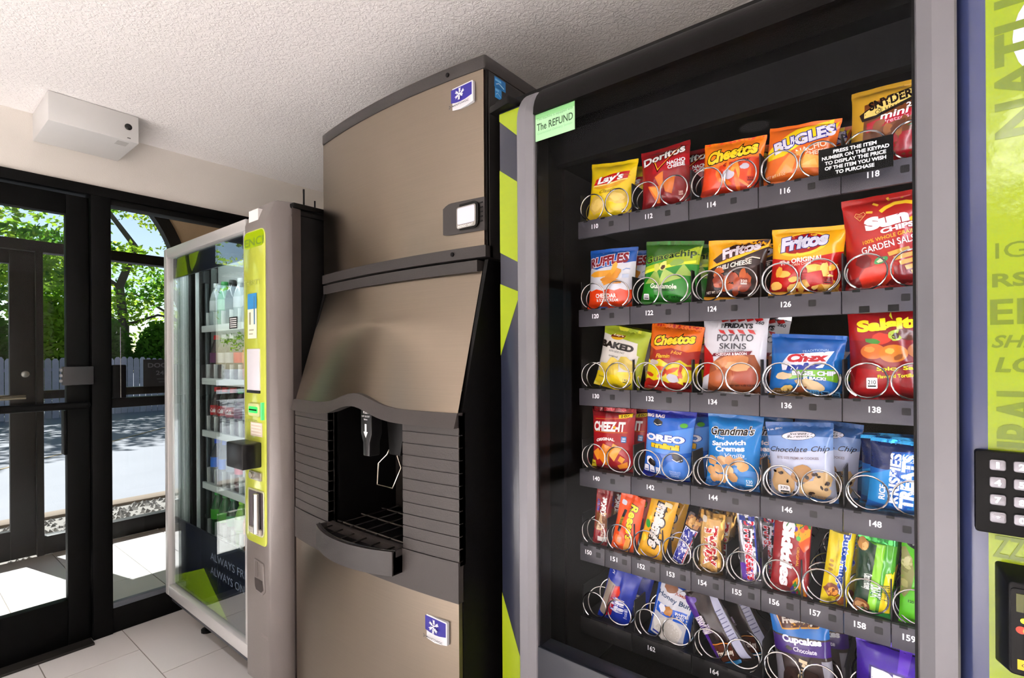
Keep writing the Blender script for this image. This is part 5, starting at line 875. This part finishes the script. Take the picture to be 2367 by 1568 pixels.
MB().box(-2.63, 1.03, 1.64, -1.92, 1.05, 1.775, mat('#b9bfbd', .4)).build('upper_baffle', drk)
# door frame
for nm, b in (('frame_bar', (DX0 - .005, DY - .012, .212, DX0 + .032, .925, 1.808)), ('frame_bar', (DX0 + .032, DY - .012, 1.765, -1.905, .925, 1.808)), ('frame_bar', (DX0 + .032, DY - .012, .212, -1.905, .925, .262)), ('frame_bar', (-1.925, DY - .012, .262, -1.905, .925, 1.765))): MB().box(*b, M_fr).build(nm, drk, bev=.005)
M_dg = glass_mat('drinks door glass', (.93, .97, .96), 1.45, 2.2)
MB().box(DX0 + .03, DY + .003, .26, -1.92, DY + .009, 1.767, M_dg).build('door_glass', drk)
MB().box(DX0 + .034, DY + .012, .264, -1.926, DY + .02, .572, M_nav2).build('lower_print_panel', drk)
MB().box(DX0 + .034, DY + .012, 1.672, -1.926, DY + .02, 1.762, M_nav2).build('header_print_panel', drk)
W_, H_ = .77, .308
decals([('p', [(.0, .02), (0, .12), (.44, .50), (.74, .02)], '#8aa80c'), ('t', 'ALWAYS FRESH', .79, .73, .52, .1, '#9aa0b4', {'b': -.004}), ('t', 'ALWAYS ON', .73, .54, .40, .1, '#9aa0b4', {'b': -.004})], plane_S((DX0 + .036, DY + .012, .264), (1, 0, 0), (0, 0, 1), W_, H_, (0, -1, 0)), W_, H_, 'panel_print', drk, 9, local=False)
decals([('p', [(.04, .02), (.08, .95), (.2, .98), (.24, .02)], '#93b00c'), ('p', [(.25, .98), (.4, .98), (.36, .5), (.3, .1), (.27, .4)], '#93b00c')], plane_S((DX0 + .036, DY + .012, 1.672), (1, 0, 0), (0, 0, 1), W_, .09, (0, -1, 0)), W_, .09, 'header_print', drk, 9, local=False)
gs = empty('glass_label'); gs.parent = drk; gs.location = Vector((-2.05, DY, 1.44)) - wloc(drk)
decals([('r', 0, 0, 1, 1, '#17181a')] + [('r', .1, .12 + i * .17, .9, .2 + i * .17, '#d8dad8') for i in range(5)], plane_S((-2.075, DY + .002, 1.415), (1, 0, 0), (0, 0, 1), .07, .045, (0, -1, 0)), .07, .045, 'label_print', gs, 9, local=False)
# control column
cc = empty('control_column'); cc.parent = drk; cc.location = Vector((-1.8, .85, .2)) - wloc(drk)
pl = [(-1.905, .925), (-1.905, .842), (-1.895, .832), (-1.735, .832), (-1.722, .838), (-1.692, .885), (-1.69, .925)]
cl = MB(); nz = 2; P0 = [(x, y) for x, y in pl]; vs = []
for z, k in ((.165, 0), (1.775, 0), (1.845, 1)):
    for x, y in pl: vs.append((x if not k else min(x, -1.70), y + (.028 * k if y < .9 else 0), z))
n = len(pl); fs = [tuple(range(n))[::-1], tuple(range(2 * n, 3 * n))]
for j in range(2): fs += [(j * n + i, j * n + (i + 1) % n, (j + 1) * n + (i + 1) % n, (j + 1) * n + i) for i in range(n)]
cl.add(vs, fs, M_tau); cl.build('column_body', cc, bev=.006, seg=3)
MB().box(-1.6905, .90, .165, -1.686, .93, 1.83, M_tau2).build('column_edge', cc)
def yp(d=0): return .832 - d
MB().prism([(-1.87, 1.785), (-1.80, 1.785), (-1.80, 1.825), (-1.87, 1.825)], 'y', yp(-.004), yp(-.02), mat('#e6e6e4', .5)).build('paper_note', cc)
MB().prism(rrect(-1.897, .655, -1.738, 1.75, [.03, .02, .03, .03]), 'y', yp(.003), yp(-.01), mat('#b9c24a', .15, coat=.6, bump=.05, bscale=40, key='pale lime window')).build('lime_window', cc, bev=.002)
MB().prism(rrect(-1.892, 1.69, -1.743, 1.745, .02), 'y', yp(.0042), yp(.002), mat('#96b008', .2, coat=.5)).build('lime_cap', cc)
W_, H_ = .155, 1.09
decals_each([('t', 'ENCI', .52, .965, .9, .026, '#5d7a0c', {'b': .01}), ('t', 'THIRSTY', .42, .835, .8, .017, '#a4ad4a'), ('t', 'THIRST', .3, .39, .6, .008, '#a4ad4a'),
        ('r', .2, .75, .64, .80, '#2f7fb4'), ('r', .2, .655, .64, .75, '#dfe0c8'), ('r', .27, .70, .36, .74, '#8c8c74'), ('r', .5, .7, .56, .79, '#3a6a8c'), ('r', .27, .68, .5, .685, '#9c9c84'), ('r', .27, .668, .46, .672, '#9c9c84')], plane_S((-1.895, yp(.003), .657), (1, 0, 0), (0, 0, 1), W_, H_, (0, -1, 0)), W_, H_, 'window_print', cc, 9, local=False, off0=.0015)
MB().prism(rrect(-1.868, 1.187, -1.775, 1.335, .003), 'y', yp(.007), yp(.0), mat('#d9d6dc', .3)).build('menu_card', cc, bev=.002)
MB().box(-1.866, yp(.009), 1.180, -1.775, yp(.0), 1.190, mat('#23262a', .3)).build('card_holder', cc)
bv = empty('bill_acceptor'); bv.parent = cc; bv.location = Vector((-1.81, .83, 1.12)) - wloc(cc)
MB().prism(rrect(-1.852, 1.10, -1.768, 1.145, .01), 'y', yp(.012), yp(0), mat('#c4c98c', .3)).build('bezel', bv, bev=.003)
MB().prism(rrect(-1.842, 1.112, -1.778, 1.134, .006), 'y', yp(.0135), yp(.008), mat('#2fd05a', .3, emit=.8)).build('lit_slot', bv)
MB().box(-1.838, yp(.0145), 1.120, -1.782, yp(.01), 1.125, M_dk).build('slot_gap', bv)
MB().box(-1.757, yp(.012), 1.09, -1.748, yp(0), 1.15, mat('#59d080', .3, emit=.4)).build('side_glow', bv)
vl = MB().prism(rrect(-1.848, 1.03, -1.762, 1.078, .003), 'y', yp(.0045), yp(.0), mat('#cdbfae', .5)).build('vent_label', cc)
for q in range(4): MB().box(-1.84, yp(.0052), 1.037 + q * .011, -1.77, yp(.004), 1.041 + q * .011, mat('#efe8dc', .5)).build('label_line', vl)
cr = empty('card_reader'); cr.parent = cc; cr.location = Vector((-1.82, .8, .97)) - wloc(cc)
MB().prism(rrect(-1.895, .925, -1.77, 1.012, .006), 'y', .765, .83, mat('#141416', .3)).build('reader_body', cr, bev=.004)
MB().box(-1.899, .775, .93, -1.8945, .828, 1.0, mat('#b8b8ba', .25, .6)).build('reader_side', cr, bev=.002)
cn = MB().prism(rrect(-1.852, .878, -1.765, .908, .004), 'y', yp(.01), yp(0), mat('#c8c2b4', .25, .8)).build('coin_plate', cc, bev=.002)
MB().lathe([(.011, 0), (.011, -.003), (.002, -.003)], mat('#e6e2da', .2, .8), 16, (-1.835, yp(.011), .893), 'y').build('coin_button', cn)
hd = empty('door_handle'); hd.parent = cc; hd.location = Vector((-1.8, .83, .76)) - wloc(cc)
fr_o, fr_i = rrect(-1.868, .685, -1.748, .845, [.022, .022, .008, .008]), rrect(-1.862, .691, -1.754, .839, [.018, .018, .006, .006]); n = len(fr_o)
h = MB(); h.add([(x, yp(.006), z) for x, z in fr_o] + [(x, yp(.006), z) for x, z in fr_i] + [(x, yp(-.002), z) for x, z in fr_o], [(i, (i + 1) % n, n + (i + 1) % n, n + i) for i in range(n)] + [(i, 2 * n + i, 2 * n + (i + 1) % n, (i + 1) % n) for i in range(n)], mat('#d8d8ac', .2, .5)); h.build('handle_rim', hd, smooth=True)
MB().prism(fr_i, 'y', yp(.0042), yp(.002), mat('#4a4446', .35)).build('handle_pocket', hd)
MB().tube([(-1.785, yp(.014), .70), (-1.785, yp(.014), .835)], .011, mat('#c9c6c4', .12, 1.), 12).build('chrome_bar', hd, smooth=True)
MB().box(-1.855, yp(.012), .691, -1.765, yp(0), .712, mat('#bdb6ac', .25, .4)).build('handle_foot', hd, bev=.004)
cu = empty('coin_return'); cu.parent = cc; cu.location = Vector((-1.78, .83, .53)) - wloc(cc)
MB().prism([(-1.832, .60), (-1.762, .595), (-1.752, .50), (-1.77, .485), (-1.815, .488), (-1.828, .50)], 'y', yp(.004), yp(-.01), M_tau).build('cup_surround', cu, bev=.003)
MB().prism([(-1.822, .535), (-1.768, .535), (-1.76, .505), (-1.775, .494), (-1.812, .496), (-1.82, .505)], 'y', yp(.0052), yp(.003), mat('#332d2b', .35)).build('cup_opening', cu)
MB().prism([(-1.82, .594), (-1.80, .594), (-1.80, .54), (-1.82, .54)], 'y', yp(.0052), yp(.003), mat('#5c5552', .35)).build('cup_groove', cu)
decals([('s', [(0, 0), (1, 0), (1, 1), (0, 1), (0, 0)], .015, '#6b6360'), ('t', 'CRANE', .5, .5, .7, .4, '#746c69')], plane_S((-1.80, yp(0), .33), (1, 0, 0), (0, 0, 1), .075, .03, (0, -1, 0)), .075, .03, 'maker_plate', cc, 9, local=False)
MB().tube([(-1.79, 1.0, 1.82), (-1.79, 1.0, 1.93)], .0032, M_dk, 6).build('antenna', drk); MB().tube([(-1.80, 1.05, 1.82), (-1.80, 1.05, 1.90)], .0032, M_dk, 6).build('antenna', drk)
# shelves
SH = [1.215 + .245 * 1 + .0, 1.215, .97, .725, .478]
SH = [1.45, 1.205, .96, .715, .47]
for i, z in enumerate(SH):
    s = empty('shelf'); s.parent = drk; s.location = Vector((-2.28, 1.2, z)) - wloc(drk)
    MB().box(-2.655, .975, z - .02, -1.92, 1.55, z, mat('#c3c9c7', .4)).build('shelf_board', s)
    MB().box(-2.655, .965, z - .024, -1.92, .976, z + .006, mat('#e2e8e6', .35)).build('shelf_lip', s, bev=.002)
    for k in range(10): MB().box(-2.650 + .085 * k - .003, .985, z, -2.650 + .085 * k + .003, 1.5, z + .07, mat('#eef2f0', .3)).build('lane_wall', s)
    for k in range(9):
        x = -2.6075 + .085 * k; g = MB()
        g.add([(x + .036 * cos(pi + pi * q / 8), 1.012 + .036 * sin(pi + pi * q / 8) * .8, zz_) for zz_ in (z + .004, z + .075 - .0) for q in range(9)], [(q, q + 1, 10 + q, 9 + q) for q in range(8)], glass_mat('clear guard', (.9, .93, .93), 1.45, 1.2) if 'guard' not in MATS else MATS['guard'])
        MATS['guard'] = g.ms[0]; g.build('bottle_guard', s, smooth=True)
# bottles
BP = [(.001, 0), (.024, .0), (.031, .006), (.031, .05), (.0295, .06), (.0305, .075), (.0305, .125), (.029, .135), (.020, .165), (.0125, .183), (.0125, .19)]
def liq(c): return mat(c, .12, coat=.6, spec=.6, key='drink')
DR = {'cola': ('#241310', '#c8141e', '#a01018', 'red-capped cola bottle'), 'zero': ('#1c1212', '#141214', '#c21a20', 'black-capped cola bottle with red label'), 'diet': ('#2c1a18', '#d8d8da', '#b9b9bd', 'silver-labelled diet cola bottle'), 'cherry': ('#2a1218', '#c8141e', '#5c2450', 'cola bottle with plum label'), 'purple': ('#3c2038', '#1f8a4a', '#6a2c48', 'green-capped dark soda bottle'),
      'blue': ('#14233c', '#1c4ec0', '#1f6ad8', 'blue-capped drink bottle with blue label'), 'grey': ('#3a3a40', '#c9ccd0', '#8c96a4', 'grey-labelled drink bottle'), 'pink': ('#5a1a2c', '#c82a4a', '#d03a58', 'pink-labelled drink bottle'), 'green': ('#0f5c24', '#1f9a3a', '#49c42a', 'green lemon-lime soda bottle'), 'dkgreen': ('#0d4a30', '#147a46', '#1f9a5a', 'dark green ginger ale bottle'), 'lime': ('#7ab83a', '#8ed42a', '#c4dcc0', 'pale green drink bottle'), 'orange': ('#d8702a', '#f0802a', '#f09050', 'orange soda bottle'), 'water': ('#aab4b4', '#dfe4e4', '#c6ccce', 'clear water bottle'), 'gwater': ('#3f9a5c', '#1f9a3a', '#9cc8a8', 'clear bottle with green cap'), 'black': ('#1a1b1c', '#121213', '#4a4d4e', 'black-capped dark bottle')}
ROW = [['water', 'gwater', 'black', 'water', 'water', 'gwater', 'black', 'water', 'water'], ['cherry', 'diet', 'diet', 'zero', 'orange', 'cola', 'cola', 'zero', 'diet'], ['cola', 'cola', 'cola', 'purple', 'grey', 'cola', 'cola', 'purple', 'grey'], ['blue', 'blue', 'grey', 'pink', 'water', 'blue', 'pink', 'grey', 'water'], ['green', 'green', 'dkgreen', 'lime', 'orange', 'green', 'dkgreen', 'lime', 'orange']]
ORD = ['top', 'second', 'third', 'fourth', 'lowest']
proto = {}
def bottle(kind):
    l, c, lb, nm = DR[kind]; r = empty('drink_bottle', (0, 0, 0), label=nm, cat='bottle')
    MB().lathe(BP, liq(l), 18).build('bottle_body', r, smooth=True, local=True, angle=60)
    MB().lathe([(.0315, .077), (.0318, .079), (.0318, .121), (.0315, .123)], mat(lb, .35, key='bottle label'), 18).build('bottle_label', r, smooth=True, local=True, angle=60)
    MB().lathe([(.0145, .186), (.0148, .19), (.0148, .204), (.0135, .207), (.001, .207)], mat(c, .35, key='bottle cap'), 14).build('cap', r, smooth=True, local=True, angle=50)
    if kind == 'cola':
        f = lambda s, t, o: Vector(((.0319 + o) * sin((s - .5) * 2.0), -(.0319 + o) * cos((s - .5) * 2.0), .085 + t * .03))
        decals([('t', 'Coca-Cola', .5, .5, .9, .7, '#f6f2f2', {'sh': .3, 'b': .03})], f, .064, .03, 'label_print', r, .006, mk=lambda c: mat(c, .4))
    return r
for i, z in enumerate(SH):
    for k in range(9):
        kd = ROW[i][k]
        if kd not in proto: b = proto[kd] = bottle(kd)
        else: b = copy_tree(proto[kd])
        b.location = (-2.6075 + .085 * k, 1.016, z + .0005); b['label'] = DR[kd][3] + ' on the %s shelf of the drinks machine' % ORD[i]; b['group'] = 'bottles in the drinks machine'
M_led2 = mat('#f2fbff', .5, emit=26., key='cool LED strip')
MB().box(-1.937, .90, .46, -1.929, .918, 1.66, M_led2).build('led_strip', drk); MB().box(-2.66, .885, 1.70, -1.95, .905, 1.706, M_led2).build('led_strip', drk)
